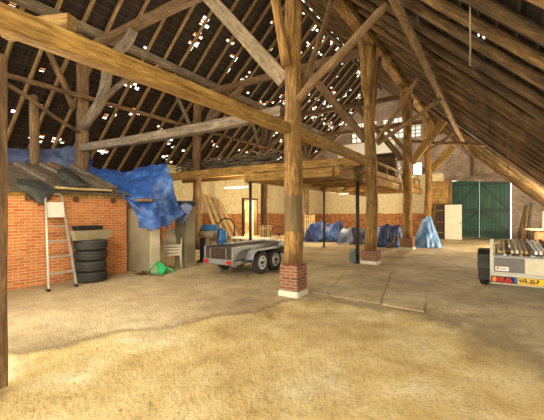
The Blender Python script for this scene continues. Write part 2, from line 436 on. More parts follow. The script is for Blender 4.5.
for i, (a, b, z0, z1) in enumerate(wins):
    bm = NB(); t = .05
    nb = max(2, round((b-a)/.4)); nr = 4
    for k in range(nb+1): box(bm, (a+t/2+(b-a-t)*k/nb, Y1+.1, (z0+z1)/2), (t, .08, z1-z0))
    for k in range(nr+1): box(bm, ((a+b)/2, Y1+.1, z0+t/2+(z1-z0-t)*k/nr), (b-a, .07, t))
    w = tag(mesh('window_%d' % (i+1), bm, M['grey']), kind='structure')
    bm = NB(); box(bm, ((a+b)/2, Y1+.13, (z0+z1)/2), (b-a, .01, z1-z0)); mesh('pane', bm, M['pane'], w)
# roof with missing tiles
bm = NB()
hs = [V((random.uniform(0, 27), random.uniform(0, 1))) for _ in range(46)]
def slope(x_ridge, x_eave, off, seed, ph):
    rnd = random.Random(seed)
    NYc, NSc = 175, 105
    dx = x_eave-x_ridge; sgn = 1 if dx > 0 else -1
    L = math.hypot(dx, dx*.95); nrm = V((.95*sgn, 0, 1)).normalized()
    g = {}
    def vert(i, j):
        if (i, j) not in g:
            x = x_ridge+dx*j/NSc; y = Y0+(Y1+.3-Y0)*i/NYc
            p = V((x, y, zr(x)))+nrm*(off+.02*math.sin(i*1.9)+.012*(j % 2))
            g[(i, j)] = bm.verts.new(p)
        return g[(i, j)]
    hc = [(rnd.uniform(0, NYc), rnd.uniform(0, NSc), rnd.uniform(.7, 2.3)) for _ in range(ph)]
    if sgn < 0: hc += [(rnd.uniform(NYc*.62, NYc), rnd.uniform(0, NSc*.55), rnd.uniform(.9, 2.4)) for _ in range(75)]
    for i in range(NYc):
        for j in range(NSc):
            pr = .005
            for a, b, r in hc:
                d = math.hypot(i-a, (j-b)*1.2)
                if d < r: pr = max(pr, .5)
            if j == 0: pr = 0
            if rnd.random() < pr:
                if rnd.random() < .8:
                    q = [vert(i, j).co.copy(), vert(i+1, j).co.copy(), vert(i+1, j+1).co.copy(), vert(i, j+1).co.copy()]
                    t = rnd.uniform(.35, .92); h = nrm*.035
                    q = [q[0]+h, q[1]+h, q[1].lerp(q[2], t)+h, q[0].lerp(q[3], t)+h]
                    bm.faces.new([bm.verts.new(p) for p in q]).material_index = 2
                continue
            f = bm.faces.new((vert(i, j), vert(i+1, j), vert(i+1, j+1), vert(i, j+1)))
    for k in range(1, 46):        # tile laths across the rafters
        x = x_ridge+dx*k/46
        p = V((x, (Y0+Y1)/2, zr(x)))+nrm*(off-.035)
        ang = math.atan2(.95, 1)*sgn
        box(bm, p, (.04, Y1-Y0+.2, .024), Matrix.Rotation(ang, 3, 'Y'), mi=1)
slope(RX, XR+.5, .13, 3, 40)
slope(RX, XL-1.9, .13, 5, 95)
o = tag(mesh('ceiling', bm, [M['tile'], M['lath'], M['terra']]), kind='structure')
sm = o.modifiers.new('thick', 'SOLIDIFY'); sm.thickness = .018
# doors in the end wall
LABD = 'structure'
for i, (a, b) in enumerate([(DX0+.04, (DX0+DX1)/2-.002), ((DX0+DX1)/2+.002, DX1-.06)]):
    bm = NB(); zt = DZ-.05; y = Y1+.1
    n = 9; w = (b-a)/n
    for k in range(n): box(bm, (a+w*(k+.5), y+.012*(k % 2), zt/2), (w+(.012 if k % 2 else -.002), .05, zt))
    d = tag(mesh('door_%d' % (i+1), bm, M['green']), kind='structure')
    for z in (.35, 1.75, 3.45): bm = NB(); box(bm, ((a+b)/2, y-.045, z), (b-a-.04, .04, .24 if z < 3 else .16)); mesh('ledge', bm, M['dgreen'], d)
    s = 1 if i == 0 else -1
    for z0, z1 in ((.45, 1.65), (1.85, 3.4)):
        p0 = V((a+.1 if s > 0 else b-.1, y-.05, z0)); p1 = V((b-.1 if s > 0 else a+.1, y-.05, z1))
        if i == 0: pass
        bm = NB(); m, L = frame(p0, p1, (0, 1, 0)); box(bm, (0, 0, L/2), (.03, .13, L), M=m); mesh('brace', bm, M['dgreen'], d)
    bm = NB(); box(bm, (b-.12 if i == 0 else a+.12, y-.09, 1.45), (.04, .05, .25), bev=.008); mesh('door_handle', bm, M['rust'], d)
tag(beam('trim_1', (DX0-.25, Y1-.03, DZ+.14), (DX1+.3, Y1-.03, DZ+.14), .1, .26, M['grey']), kind='structure')
# lit doorway in the side wall: frame and the small room behind
bm = NB()
for y in (D2[0]+.05, D2[1]-.05): box(bm, (XL+.0, y, D2[3]/2), (.3, .1, D2[3]))
box(bm, (XL, (D2[0]+D2[1])/2, D2[3]-.05), (.3, D2[1]-D2[0]-.2, .1))
tag(mesh('door_3', bm, M['dark']), kind='structure')
bm = NB(); xb = XL-2.2
box(bm, (xb, 19.5, 1.4), (.1, 5, 2.8)); box(bm, (XL-1.2, 19.5, 2.85), (2.2, 5, .1)); box(bm, (XL-1.2, 19.5, -.06), (2.4, 5, .1))
box(bm, (XL-1.2, 17.0, 1.4), (2.2, .1, 2.8)); box(bm, (XL-1.2, 22.0, 1.4), (2.2, .1, 2.8))
tag(mesh('wall_side_room', bm, M['plaster']), kind='structure')
sh = empty('storage_rack', (XL-1.75, 19.9, 0), 0, 'wooden storage rack inside the brightly lit doorway under the loft', 'rack')
for s in (-1, 1):
    for t in (-1, 1): bm = NB(); box(bm, (.2*t, .9*s, .95), (.05, .05, 1.9)); mesh('upright', bm, M['dark'], sh)
for z in (.15, .75, 1.3, 1.85): bm = NB(); box(bm, (0, 0, z), (.5, 1.9, .04)); mesh('shelf', bm, M['dark'], sh)
for (y, z, w, h, m, l) in ((19.3, .77, .45, .35, 'brownply', 'brown box on the second shelf of the rack in the lit doorway'), (20.0, .77, .5, .3, 'dgrey', 'dark grey box beside the brown box on the doorway rack'),
                           (19.5, 1.32, .55, .28, 'beige', 'beige box on the third shelf of the rack in the lit doorway'), (20.2, .17, .6, .4, 'navy', 'navy box on the lowest shelf of the doorway rack')):
    bm = NB(); box(bm, (0, 0, h/2), (.36, w, h), bev=.01); b = mesh('storage_box', bm, M[m], loc=(XL-1.72, y, z)); tag(b, l, 'box')
    bm = NB(); box(bm, (0, 0, h+.004), (.38, w+.02, .03), bev=.006); mesh('lid', bm, M[m], b)
# ------------------------------------------------------------------ timber frame
PX, LX = -3.45, -11.2
BAY = [5.96, 11.0, 16.2, 21.3]
def tpost(loc, r, ztop, label, mat='post', pier=None, tan=0):
    e = empty('timber_post', loc, 0, label, 'post')
    p0 = V(loc)+V((0, 0, pier[2] if pier else 0)); p1 = V((loc[0], loc[1], ztop))
    o = log('shaft', p0, p1, r, r*.88, M[mat], wob=.25, seg=18)
    o.parent = e; o.matrix_world = Matrix.Translation(p0); o.matrix_parent_inverse = Matrix.Translation(-V(loc))
    if pier:
        bm = NB(); box(bm, (0, 0, pier[2]/2+.04), (pier[0], pier[1], pier[2]-.08), bev=.012); mesh('brick_pier', bm, M['pier'], e)
        bm = NB(); box(bm, (0, 0, .03), (pier[0]+.05, pier[1]+.05, .13), bev=.02); mesh('plaster_footing', bm, M['plaster'], e)
    return e
P1m = M['post']
tpost((PX+.04, BAY[0], 0), .18, 6.93, 'thick round timber post on a brick pier beside the grey tandem trailer', 'stained', pier=(.4, .4, .6))
tpost((PX, BAY[1], 0), .19, 6.93, 'round timber post on a brick pier next to the dark steel prop and jerrycan', pier=(.5, .5, .4))
tpost((PX, BAY[2], 0), .2, 6.93, 'round timber post between the blue tarp heaps at the loft edge', pier=(.55, .55, .5))
tpost((PX, BAY[3], 0), .2, 6.93, 'timber post by the floodlight and the wooden partition', pier=None)
for i, y in enumerate(BAY):
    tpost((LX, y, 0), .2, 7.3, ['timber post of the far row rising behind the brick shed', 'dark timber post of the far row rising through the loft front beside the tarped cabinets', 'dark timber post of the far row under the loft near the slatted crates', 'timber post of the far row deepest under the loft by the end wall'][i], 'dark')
tpost((-11.6, 4.75, 0), .14, 5.1, 'short thin post behind the brick shed under the long rail', 'dark')
e = empty('timber_post', (-3.87, 1.26, 0), 0, 'squared timber post standing closest to the camera at the picture edge', 'post')
o = beam('shaft', (-3.87, 1.26, 0), (-3.87, 1.26, 3.05), .16, .16, M['dark']); o.parent = e; o.matrix_parent_inverse = Matrix.Translation(-V((-3.87, 1.26, 0)))
def B(label, p0, p1, w, h, mat='dark', name='timber_beam', cat='beam', group=None, **k):
    return tag(beam(name, p0, p1, w, h, M[mat], **k), label, cat, group)
def LG(label, p0, p1, r, mat='dark', name='timber_brace', cat='brace', group=None, r1=None, **k):
    return tag(log(name, p0, p1, r, r1, M[mat], **k), label, cat, group)
# long beams
B('heavy yellow squared beam running overhead from the picture edge to the loft', (-3.45, .8, 3.2), (-3.45, 5.76, 3.24), .17, .2, 'beam', seg=30)
B('yellow squared beam carrying on from the brick-pier post to the loft edge', (-3.45, 6.16, 3.24), (-3.45, 10.78, 3.2), .18, .22, 'beam', seg=20)
B('roof plate log along the heads of the posts with brick piers', (PX, Y0, 7.08), (PX, Y1-.02, 7.08), .3, .28, 'post', seg=40)
B('roof plate beam along the heads of the far post row', (-11.0, Y0, 7.45), (-11.0, Y1-.02, 7.45), .24, .24, 'grey', seg=40)
LG('long slim purlin log under the roof slope above the loaded trailer', (-1.56, Y0, 5.24), (-1.56, Y1-.02, 5.24), .085, 'rafter_l', 'purlin', 'purlin', r1=.08, seg=40, wob=.5)
LG('long rail pole along the far post row above the brick shed', (LX+.27, Y0, 5.28), (LX+.27, Y1-.02, 5.2), .075, 'dark', 'rail_pole', 'pole', r1=.07, seg=40)
LG('ridge log at the very top of the roof', (RX, Y0, zr(RX)-.28), (RX, Y1-.02, zr(RX)-.28), .09, 'dark', 'ridge_log', 'beam', r1=.09, seg=30)
# ties
B('long pale grey tie beam from the brick-pier post to the post behind the shed', (-11.1, 5.9, 3.67), (-3.62, 5.9, 3.62), .2, .22, 'grey', bow=.05)
for i, y in enumerate(BAY):
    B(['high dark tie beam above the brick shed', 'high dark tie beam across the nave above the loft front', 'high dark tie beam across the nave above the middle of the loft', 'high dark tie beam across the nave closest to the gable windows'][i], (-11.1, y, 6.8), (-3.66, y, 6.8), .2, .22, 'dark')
p = W(24, 16, 3.3)
B('dark timber stub lying on top of the heavy yellow beam', (-3.42, 1.72, 3.4), (-4.15, 1.45, 3.43), .12, .17, 'loft', 'timber_offcut', 'timber', seg=4)
# braces of the first bent
B('wide pale sawn brace slanting down to the brick-pier post', (-5.72, 5.96, 6.68), (-3.62, 5.96, 4.25), .1, .3, 'pale', 'timber_brace', 'brace')
LG('thick log brace leaning along the front post towards the camera', (-3.45, 5.76, 4.45), (-3.45, 4.85, 6.95), .1, 'post')
LG('slim pale pole brace rising from the front post towards the loft', (-3.45, 6.17, 3.75), (-3.45, 8.0, 6.95), .075, 'rafter_l')
LG('pale pole strut from the front post up to the purlin log', (-3.26, 5.9, 3.78), (-1.6, 5.96, 5.12), .08, 'rafter_l')
LG('short straight brace up from the post behind the shed towards the camera', (-11.3, 5.75, 4.9), (-11.3, 4.7, 6.95), .1, 'dark')
LG('thick curved log brace from the post behind the shed to the high tie', (-11.1, 5.96, 4.35), (-8.5, 5.96, 6.72), .17, 'grey', r1=.13, wob=.8)
LG('slim brace from the post behind the shed rising away to the plate', (-11.3, 6.15, 4.8), (-11.3, 8.1, 6.95), .11, 'grey')
LG('thin pole slanting low across behind the shed to the far post', (-11.1, 3.6, 5.2), (-11.1, 5.8, 4.15), .06, 'dark')
# other bents
for i, y in enumerate(BAY[1:]):
    w = ['above the loft front', 'in the middle of the loft', 'beside the gable windows'][i]
    B('thick raking brace up from the brick-based posts '+w, (-5.75, y, 6.7), (-3.62, y, 3.95), .2, .24, 'dark', 'timber_brace', 'brace')
    LG('log brace towards the camera on the brick-based posts '+w, (-3.45, y-.19, 4.9), (-3.45, y-1.1, 6.95), .1, 'post')
    LG('slim brace leaning away on the brick-based posts '+w, (-3.45, y+.19, 4.8), (-3.45, y+1.0, 6.95), .075, 'dark')
    LG('slim brace towards the camera on the far posts '+w, (-11.3, y-.2, 5.2), (-11.3, y-1.3, 6.95), .09, 'grey')
    LG('slim brace rising away on the far posts '+w, (-11.3, y+.2, 5.2), (-11.3, y+1.4, 6.95), .09, 'grey')
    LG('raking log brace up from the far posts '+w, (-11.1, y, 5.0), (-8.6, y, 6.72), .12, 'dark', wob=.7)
LG('steep pole strut from the second brick-pier post up to the rafters', (-3.27, 10.95, 3.85), (-1.98, 10.98, 5.66), .075, 'rafter_l')
LG('shallow pole strut from the second brick-pier post under the purlin', (-3.27, 11.08, 3.8), (-1.42, 11.04, 4.9), .07, 'rafter_l')
B('thick pale hewn strut from the third brick-pier post to the rafters', (-3.27, 16.2, 3.8), (-1.98, 16.2, 5.5), .16, .3, 'loft', 'timber_brace', 'brace')
LG('near level pole from the third brick-pier post out under the rafters', (-3.3, 16.36, 4.8), (-.5, 16.36, 4.33), .075, 'rafter_l')
LG('slim pole strut below the near level pole of the third post', (-3.27, 16.36, 3.85), (-1.6, 16.3, 4.95), .06, 'rafter_l')
B('short pale hewn strut from the post by the floodlight to the rafters', (-3.25, 21.3, 4.0), (-2.15, 21.3, 5.25), .18, .34, 'loft', 'timber_brace', 'brace')
LG('slim upright pole standing against the end wall beside the doors', (-1.5, 25.85, 3.95), (-1.5, 25.85, 5.15), .07, 'dark', 'wall_pole', 'pole')
# rafters
a0 = 0
y = Y0+.3; first = None
while y < Y1-.1:
    for side in (0, 1):
        xe = XR+.35 if side == 0 else (XL-1.5 if y < YW else XL-.35)
        r = .082 if side == 0 else .062
        s = 1 if side == 0 else -1
        o = log('rafter', (RX+s*.1, y, zr(RX+s*.1)), (xe, y+random.uniform(-.05, .05), zr(xe)), r, r*1.1, M['rafter_r' if side == 0 else 'rafter_l'], wob=.45, n=9, seg=14)
        if side == 0: tag(o, 'thick round log rafter of the roof slope above the loaded trailer', 'rafter', 'log rafters above the loaded trailer')
        else: tag(o, 'thin pale rafter of the roof slope above the shed and loft', 'rafter', 'pale rafters above the shed and loft')
    y += .79
# thin rods hanging from the roof
for (px, py, Y, z0, label) in ((470, 0, 5.2, 3.52, 'thin hanging rope dangling from the log rafters near the picture top'), (508, 0, 12, 2.6, 'thin hanging cord from the log rafters in front of the green doors')):
    u = (px-272)/F; x = Y*(-ST+CT*u)/(CT+ST*u)
    LG(label, (x, Y, z0), (x, Y, zr(x)-.09), .014 if Y > 6 else .013, 'grey', 'hanging_rope', 'rope', seg=6)
# ------------------------------------------------------------------ loft
dk = empty('loft_deck', (-9, 15, 2.9), 0, 'wide plank loft floor carried by the timber posts', 'loft')
bm = NB()
y = 10.98
while y < 21.3:
    w = random.uniform(.2, .28)
    box(bm, (3.72+random.uniform(-.03, .03), y+w/2-15, .05), (3.15, w-.01, .045)); y += w
mesh('deck_boards', bm, M['loft'], dk)
bm = NB(); y = 9.15
while y < 10.6:
    box(bm, (3.75+random.uniform(-.03, .03), y+.1-15, .05), (3.05, .19, .045)); y += .2
mesh('deck_boards', bm, M['loft'], dk)
sd = empty('plank_shelf', (-9.5, 11.5, 3.38), 0, 'narrow plank platform resting on the two loft front beams', 'platform')
bm = NB()
for k in range(7): box(bm, (-.6+random.uniform(-.05, .05), -.72+.25*k, .022), (6.7+random.uniform(-.2, .2), .23, .04))
mesh('deck_boards', bm, M['loft'], sd)
B('rear beam carrying the narrow plank platform behind the loft front', (-13.4, 12.2, 3.24), (-7.2, 12.2, 3.24), .16, .26, 'loft', seg=12)
B('yellow edge beam of the loft along the brick-pier posts', (-3.78, 9.0, 2.75), (-3.78, 21.25, 2.78), .16, .26, 'loft', seg=30)
B('short front beam of the projecting loft corner', (-6.8, 9.02, 2.74), (-3.87, 9.02, 2.74), .16, .25, 'loft', seg=8)
B('side beam of the projecting loft corner running back over the trailer', (-6.9, 9.0, 2.74), (-6.9, 21.2, 2.74), .17, .25, 'loft', seg=16)
B('long squared beam across the loft front above the cabinets', (-13.4, 10.72, 3.22), (-3.66, 10.72, 3.24), .2, .3, 'loft', seg=20)
for i, y in enumerate((12.3, 13.6, 14.9, 17.2, 18.6, 20.0, 21.2)):
    tag(beam('loft_joist', (-6.8, y, 2.83), (-3.88, y, 2.83), .12, .14, M['loft']), 'yellowish joist under the loft floor behind the steel props', 'joist', 'joists under the loft floor')
rl = empty('loft_railing', (-3.8, 11.3, 2.97), 0, 'low wooden railing with short posts along the loft edge', 'railing')
o = beam('handrail', (0, 0, .5), (0, 9.8, .47), .07, .1, M['loft'], rl)
for k in range(8): bm = NB(); box(bm, (0, .1+1.36*k, .22), (.08, .09, .46)); mesh('baluster', bm, M['loft'], rl)
bm = NB(); box(bm, (0, 4.9, .1), (.05, 9.8, .16)); mesh('toe_board', bm, M['loft'], rl)
# things stored on the loft
def stack_timber(x, y, n, L, label, group, mat='grey', dirx=True, z=2.98):
    rnd = random.Random(int(x*31+y*7)); h = z; k = 0
    while k < n:
        t = rnd.uniform(.05, .1)
        per = 3
        for j in range(per):
            if k >= n: break
            w = rnd.uniform(.18, .24); a = rnd.uniform(-.05, .05)
            yy = y+(j-1)*.27
            p0, p1 = ((x-L/2+a, yy, h+t/2+.001), (x+L/2+a, yy, h+t/2+.001)) if dirx else ((x+(j-1)*.27, y-L/2+a, h+t/2+.001), (x+(j-1)*.27, y+L/2+a, h+t/2+.001))
            tag(beam('timber_plank', p0, p1, w, t-.008, M[mat], seg=4, rough=.004), label, 'plank', group); k += 1
        h += .105
stack_timber(-5.4, 13.0, 15, 2.6, 'grey weathered plank in the stack stored on the loft behind the railing', 'planks stacked on the loft behind the railing')
stack_timber(-5.0, 17.6, 45, 1.7, 'dark old plank in the taller stack at the middle of the loft', 'dark planks stacked at the middle of the loft', 'dark')
stack_timber(-5.6, 15.2, 9, 2.3, 'brown old board in the low pile between the two taller loft stacks', 'boards piled low between the loft stacks', 'dark')
bm = NB(); rnd = random.Random(4)
for k in range(240):
    x = rnd.uniform(-12.6, -7.6); y = rnd.uniform(11.2, 12.0); z = 3.46+rnd.random()**1.6*.5
    a = rnd.uniform(-.6, .6); L = rnd.uniform(.5, 1.6); e_ = rnd.uniform(-.3, .35)
    d = V((math.cos(a), math.sin(a)*.35, e_)).normalized()*L/2
    c = V((x, y, z)); p0, p1 = c-d, c+d
    p0.z = max(p0.z, 3.44); p1.z = max(p1.z, 3.44)
    r = rnd.uniform(.012, .035); tube(bm, [p0, (p0+p1)/2+V((0, 0, rnd.uniform(-.05, .05))), p1], r, 6)
tag(mesh('brushwood', bm, M['grey']), 'tangled heap of sticks and laths lying along the loft front', 'brushwood', kind='stuff')
# steel props
def prop(x, y, z1, r, label):
    e = empty('steel_prop', (x, y, 0), 0, label, 'prop')
    bm = NB(); tube(bm, [(0, 0, .02), (0, 0, z1)], r, 10); mesh('pole', bm, M['darksteel'], e)
    bm = NB(); box(bm, (0, 0, .01), (.2, .2, .02)); mesh('base_plate', bm, M['darksteel'], e)
    bm = NB(); box(bm, (0, 0, z1), (.18, .18, .02)); mesh('head_plate', bm, M['darksteel'], e)
prop(-3.8, 10.75, 2.6, .06, 'thick dark steel prop right beside the post with the jerrycan')
prop(-6.9, 14.95, 2.6, .045, 'thin dark steel prop standing in front of the blue tarp heaps')
prop(-6.9, 9.2, 2.6, .05, 'thin dark steel prop behind the trailer, before the lit doorway')
# lamps
def fluo(c, ang, L, label):
    e = empty('fluorescent_lamp', c, ang, label, 'lamp')
    bm = NB(); box(bm, (0, 0, .03), (L, .16, .06), bev=.01); mesh('housing', bm, M['white'], e)
    for s in (-1, 1):
        bm = NB(); tube(bm, [(-L/2+.05, .04*s, -.015), (L/2-.05, .04*s, -.015)], .016, 8); mesh('tube', bm, M['tube'], e)
    return e
fluo((-9.15, 11.2, 2.66), 0, 1.3, 'long white fluorescent lamp hanging below the loft front above the leaning boards')
fluo((-6.5, 16.4, 2.56), 0, .5, 'short white fluorescent lamp below the loft above the tarp heaps')
for x in (-9.7, -8.6): tag(log('hanging_wire', (x, 11.2, 2.72), (x, 11.2, 3.37), .006, .006, M['darksteel'], seg=2), 'thin wire holding the long fluorescent lamp under the loft', 'wire', 'wires of the long fluorescent lamp')
tag(log('hanging_wire', (-6.5, 16.4, 2.62), (-6.5, 16.4, 2.92), .006, .006, M['darksteel'], seg=2), 'thin wire holding the short fluorescent lamp under the loft', 'wire')
fl = empty('floodlight', (-3.62, 19.4, 3.62), .35, 'bright white rectangular floodlight on the loft railing near the partition', 'lamp')
bm = NB(); box(bm, (0, 0, .3), (.42, .1, .62), bev=.02); mesh('housing', bm, M['dgrey'], fl)
bm = NB(); box(bm, (0, -.055, .3), (.37, .012, .56)); mesh('lamp_face', bm, M['lamp'], fl)
bm = NB(); tube(bm, [(0, .02, -.2), (0, .02, .05)], .02, 8); mesh('bracket', bm, M['darksteel'], fl)
# ------------------------------------------------------------------ brick shed
bm = NB(); sx0, sx1, sy0, sy1 = -11.05, -8.5, 1.4, 5.72
bm2 = NB()
def prism_wall(bm, x0, x1, y0, y1):
    zt = lambda x: 2.04+(sx1-x)*.34
    vs = [bm.verts.new(p) for p in ((x0, y0, 0), (x1, y0, 0), (x1, y1, 0), (x0, y1, 0), (x0, y0, zt(x0)), (x1, y0, zt(x1)), (x1, y1, zt(x1)), (x0, y1, zt(x0)))]
    for f in ((0, 3, 2, 1), (4, 5, 6, 7), (0, 1, 5, 4), (1, 2, 6, 5), (2, 3, 7, 6), (3, 0, 4, 7)): bm.faces.new([vs[i] for i in f])
prism_wall(bm2, sx1-.22, sx1, sy0, sy1); prism_wall(bm2, sx0, sx1-.22, sy1-.22, sy1); prism_wall(bm2, sx0, sx1-.22, sy0, sy0+.22)
shed = empty('brick_shed', (sx1, 3.5, 0), 0, 'low orange brick shed with a lean-to roof behind the ladder', 'shed')
def sh_local(o): o.parent = shed; o.matrix_parent_inverse = Matrix.Translation(-V((sx1, 3.5, 0))); return o
bmesh.ops.recalc_face_normals(bm2, faces=bm2.faces[:])
sh_local(mesh('brick_wall', bm2, M['brick']))
bm.free()
sang = math.atan(.34)
rot = Matrix.Rotation(sang, 3, 'Y')
def roofpt(x, y, dz=0): return V((x, y, 2.04+(sx1-x)*.34+dz))
bm = NB()
for k in range(18):
    y = 1.3+k*.25+.125
    box(bm, roofpt(-9.75, y, .045+.006*(k % 2)), (2.85, .24, .035), rot)
sh_local(mesh('roof_boards', bm, M['roofb']))
bm = NB(); box(bm, (sx1+.02, 3.6, 2.02), (.06, 4.3, .1)); sh_local(mesh('fascia', bm, M['beam']))
for k, y in enumerate((3.35, 4.35, 5.3)):
    bm = NB(); box(bm, (sx1+.03, y, 1.93), (.1, .1, .12)); sh_local(mesh('rafter_end', bm, M['dark']))
# loose planks on the shed roof
PL = [((60, 167), (109, 190), .17, 'grey'), ((69.5, 164), (115, 189), .18, 'grey'), ((42, 164.5), (70, 177), .16, 'grey'), ((17.5, 163.5), (50, 181), .2, 'grey'), ((50, 163), (66, 171), .14, 'dark')]
pl_lab = ['brown plank on the shed roof beside the thick plank at its corner', 'thick plank lying at the corner of the shed roof above the tyres', 'short weathered plank in the middle of the shed roof', 'wide brown plank on the shed roof above the ladder', 'narrow plank lying highest in the middle of the shed roof']
def on_roof(px, py, dz):
    u, v = (px-272)/F, (HZ-py)/F; d = V((-ST+CT*u, CT+ST*u, v))
    # 1.6+v s = 2.04+dz+(sx1-x)*.34
    s = (2.04+dz+sx1*.34-CH)/(d.z+.34*d.x); return V((0, 0, CH))+d*s
for (a, b, w, m), lb in zip(PL, pl_lab):
    p0, p1 = on_roof(*a, .105), on_roof(*b, .105)
    tag(beam('roof_plank', p0, p1, w, .1, M[m], seg=6), lb, 'plank')
B('pale board lying along the top edge of the shed wall', roofpt(-8.62, 3.95, .1), roofpt(-8.6, 5.3, .11), .22, .05, 'cream', 'roof_plank', 'plank', seg=6)
# patches of sheet
def cr(a, b, c, d, t): return .5*((2*b)+(-a+c)*t+(2*a-5*b+4*c-d)*t*t+(-a+3*b-3*c+d)*t**3)
def spl(pts, n):
    out = []; m = len(pts)
    for i in range(n+1):
        t = i/n*(m-1); k = min(int(t), m-2); f = t-k
        out.append(cr(pts[max(k-1, 0)], pts[k], pts[k+1], pts[min(k+2, m-1)], f))
    return out
def patch(name, rows, nu, nv, mat, amp, label, cat, seed=0, fs=2.2, th=.012, jag=0):
    R = [spl([V(p) for p in r], nu) for r in rows]
    cols = [spl([r[i] for r in R], nv) for i in range(nu+1)]
    bm = NB(); g = []
    ctr = sum((p for c in cols for p in c), V())/((nu+1)*(nv+1))
    for i, c in enumerate(cols):
        l = []
        for j, p in enumerate(c):
            q = p*fs+V((seed, seed*2, 0))
            a = (1-abs(noise.noise(q))*2.2)*.7+noise.noise(q*2.3)*.5+noise.noise(q*5)*.22
            dvec = V((noise.noise(q*1.3+V((5, 0, 0))), noise.noise(q*1.3+V((0, 9, 0))), .9)).normalized()
            pp = p+dvec*amp*a+V((.45*amp*a, -.25*amp*a, 0))
            if jag and j == nv: pp.z += jag*noise.noise((i*.5, seed, 1))
            l.append(bm.verts.new(pp-ctr))
        g.append(l)
    for i in range(nu):
        for j in range(nv): bm.faces.new((g[i][j], g[i+1][j], g[i+1][j+1], g[i][j+1])).smooth = True
    o = mesh(name, bm, mat, loc=ctr)
    s = o.modifiers.new('thick', 'SOLIDIFY'); s.thickness = th
    return tag(o, label, cat)
def WR(rows): return [[W(*p) for p in r] for r in rows]
patch('tarpaulin', WR([[(-15, 150, 11.3), (20, 150, 11.4), (50, 151, 11.5), (66, 148, 11.6), (80, 146, 11.7)],
                       [(-15, 158, 10.4), (20, 158, 10.6), (45, 158, 10.8), (66, 156, 11), (78, 158, 11.2)],
                       [(-15, 166, 9.9), (15, 166, 10.1), (40, 166.5, 10.4), (62, 167, 10.8), (74, 172, 11)]]), 40, 16, M['gblue'], .1, 'faded grey-blue tarpaulin along the top of the shed roof', 'tarpaulin', 3)
patch('tarpaulin', WR([[(62, 150, 12.2), (78, 148, 12.2), (84, 151, 12.1), (92, 156, 12)], [(62, 160, 11.6), (72, 162, 11.5), (84, 163, 11.5), (92, 164, 11.5)], [(66, 172, 11.1), (74, 174, 11.1), (84, 176, 11.1), (93, 178, 11.1)]]), 20, 16, M['blue'], .09, 'crumpled blue tarpaulin peak on the shed roof below the far post', 'tarpaulin', 8)
patch('tarpaulin', WR([[(88, 167, 11.6), (108, 171, 11.5), (128, 173, 11.2), (148, 167, 10.9), (166, 165, 10.9)],
                       [(95, 178, 10.7), (113, 181, 10.5), (135, 182, 10.2), (154, 180, 10.1), (171, 176, 10.3)],
                       [(112, 188, 9.8), (126, 198, 9.4), (144, 200, 9.3), (158, 197, 9.5), (173, 190, 10)],
                       [(124, 198, 9.05), (137, 207, 8.93), (150, 210, 8.9), (160, 204, 9.3), (176, 204, 10)],
                       [(136, 216, 8.93), (143, 220, 8.9), (154, 220, 8.88), (166, 218, 9.2), (181, 210, 9.95)],
                       [(139, 227, 8.93), (146, 229, 8.88), (156, 229, 8.88), (169, 226, 9.2), (186, 214, 9.9)]]), 60, 50, M['blue'], .085, 'big bright blue tarpaulin draped over the old cabinets beside the shed', 'tarpaulin', 1, jag=.08)
patch('tarpaulin', WR([[(171, 213, 9.9), (178, 207, 10.0), (186, 204, 10.05)], [(176, 220, 9.9), (182, 214, 9.95), (190, 205, 10.0)], [(181, 226, 9.85), (186, 220, 9.9), (193, 207, 9.95)]]), 16, 14, M['gblue'], .03, 'small faded blue tarpaulin flap over the corner of the second cabinet', 'tarpaulin', 11)
patch('plastic_sheet', [[roofpt(-9.0, 3.35, .13), roofpt(-9.0, 3.55, .13), roofpt(-9.0, 3.8, .13)], [roofpt(-8.62, 3.2, .12), roofpt(-8.6, 3.55, .13), roofpt(-8.62, 3.9, .12)], [(-8.36, 3.2, 2.06), (-8.35, 3.5, 2.04), (-8.36, 3.85, 2.1)], [(-8.38, 3.42, 1.92), (-8.36, 3.55, 1.78), (-8.38, 3.75, 1.92)]], 30, 30, M['plastic'], .04, 'dark grey plastic sheet hanging over the shed wall behind the ladder', 'plastic sheet', 5, jag=.1)
patch('plastic_sheet', [[on_roof(56, 171, .2), on_roof(66, 170, .24), on_roof(78, 176, .2)], [on_roof(60, 178, .22), on_roof(70, 177, .3), on_roof(84, 182, .22)], [on_roof(66, 185, .2), on_roof(76, 186, .22), on_roof(88, 187, .2)]], 24, 24, M['plastic'], .06, 'crumpled dark plastic sheet lying among the planks on the shed roof', 'plastic sheet', 6)
# ------------------------------------------------------------------ ladder
lad = empty('step_ladder', (-7.74, 3.7, 0), 0, 'aluminium step ladder leaning against the orange brick wall', 'ladder')
Bt = [V((0.05, -.29, 0)), V((0.05, .27, 0))]; Tp = [V((-.64, -.05, 1.98)), V((-.64, .29, 1.98))]
for b, t in zip(Bt, Tp):
    m, L = frame(b, t); bm = NB(); box(bm, (0, 0, L/2), (.035, .07, L), M=m, bev=.006); mesh('rail', bm, M['alu'], lad)
    bm = NB(); box(bm, b+V((-.01, 0, .03)), (.09, .06, .06), bev=.01); mesh('rubber_foot', bm, M['black'], lad)
for k, t in enumerate((.165, .335, .5, .66)):
    a, b = Bt[0].lerp(Tp[0], t), Bt[1].lerp(Tp[1], t)
    bm = NB(); box(bm, (a+b)/2+V((-.02, 0, 0)), (.12, (b-a).length, .035), bev=.006); mesh('step', bm, M['alu'], lad)
a, b = Bt[0].lerp(Tp[0], .77), Bt[1].lerp(Tp[1], .95)
bm = NB(); m, L = frame((Bt[0].lerp(Tp[0], .76)+Bt[1].lerp(Tp[1], .76))/2+V((.03, 0, 0)), (Bt[0].lerp(Tp[0], .93)+Bt[1].lerp(Tp[1], .93))/2+V((.03, 0, 0)))
box(bm, (0, 0, L/2), (.34, .02, L), M=m, bev=.006); mesh('platform', bm, M['lgrey'], lad)
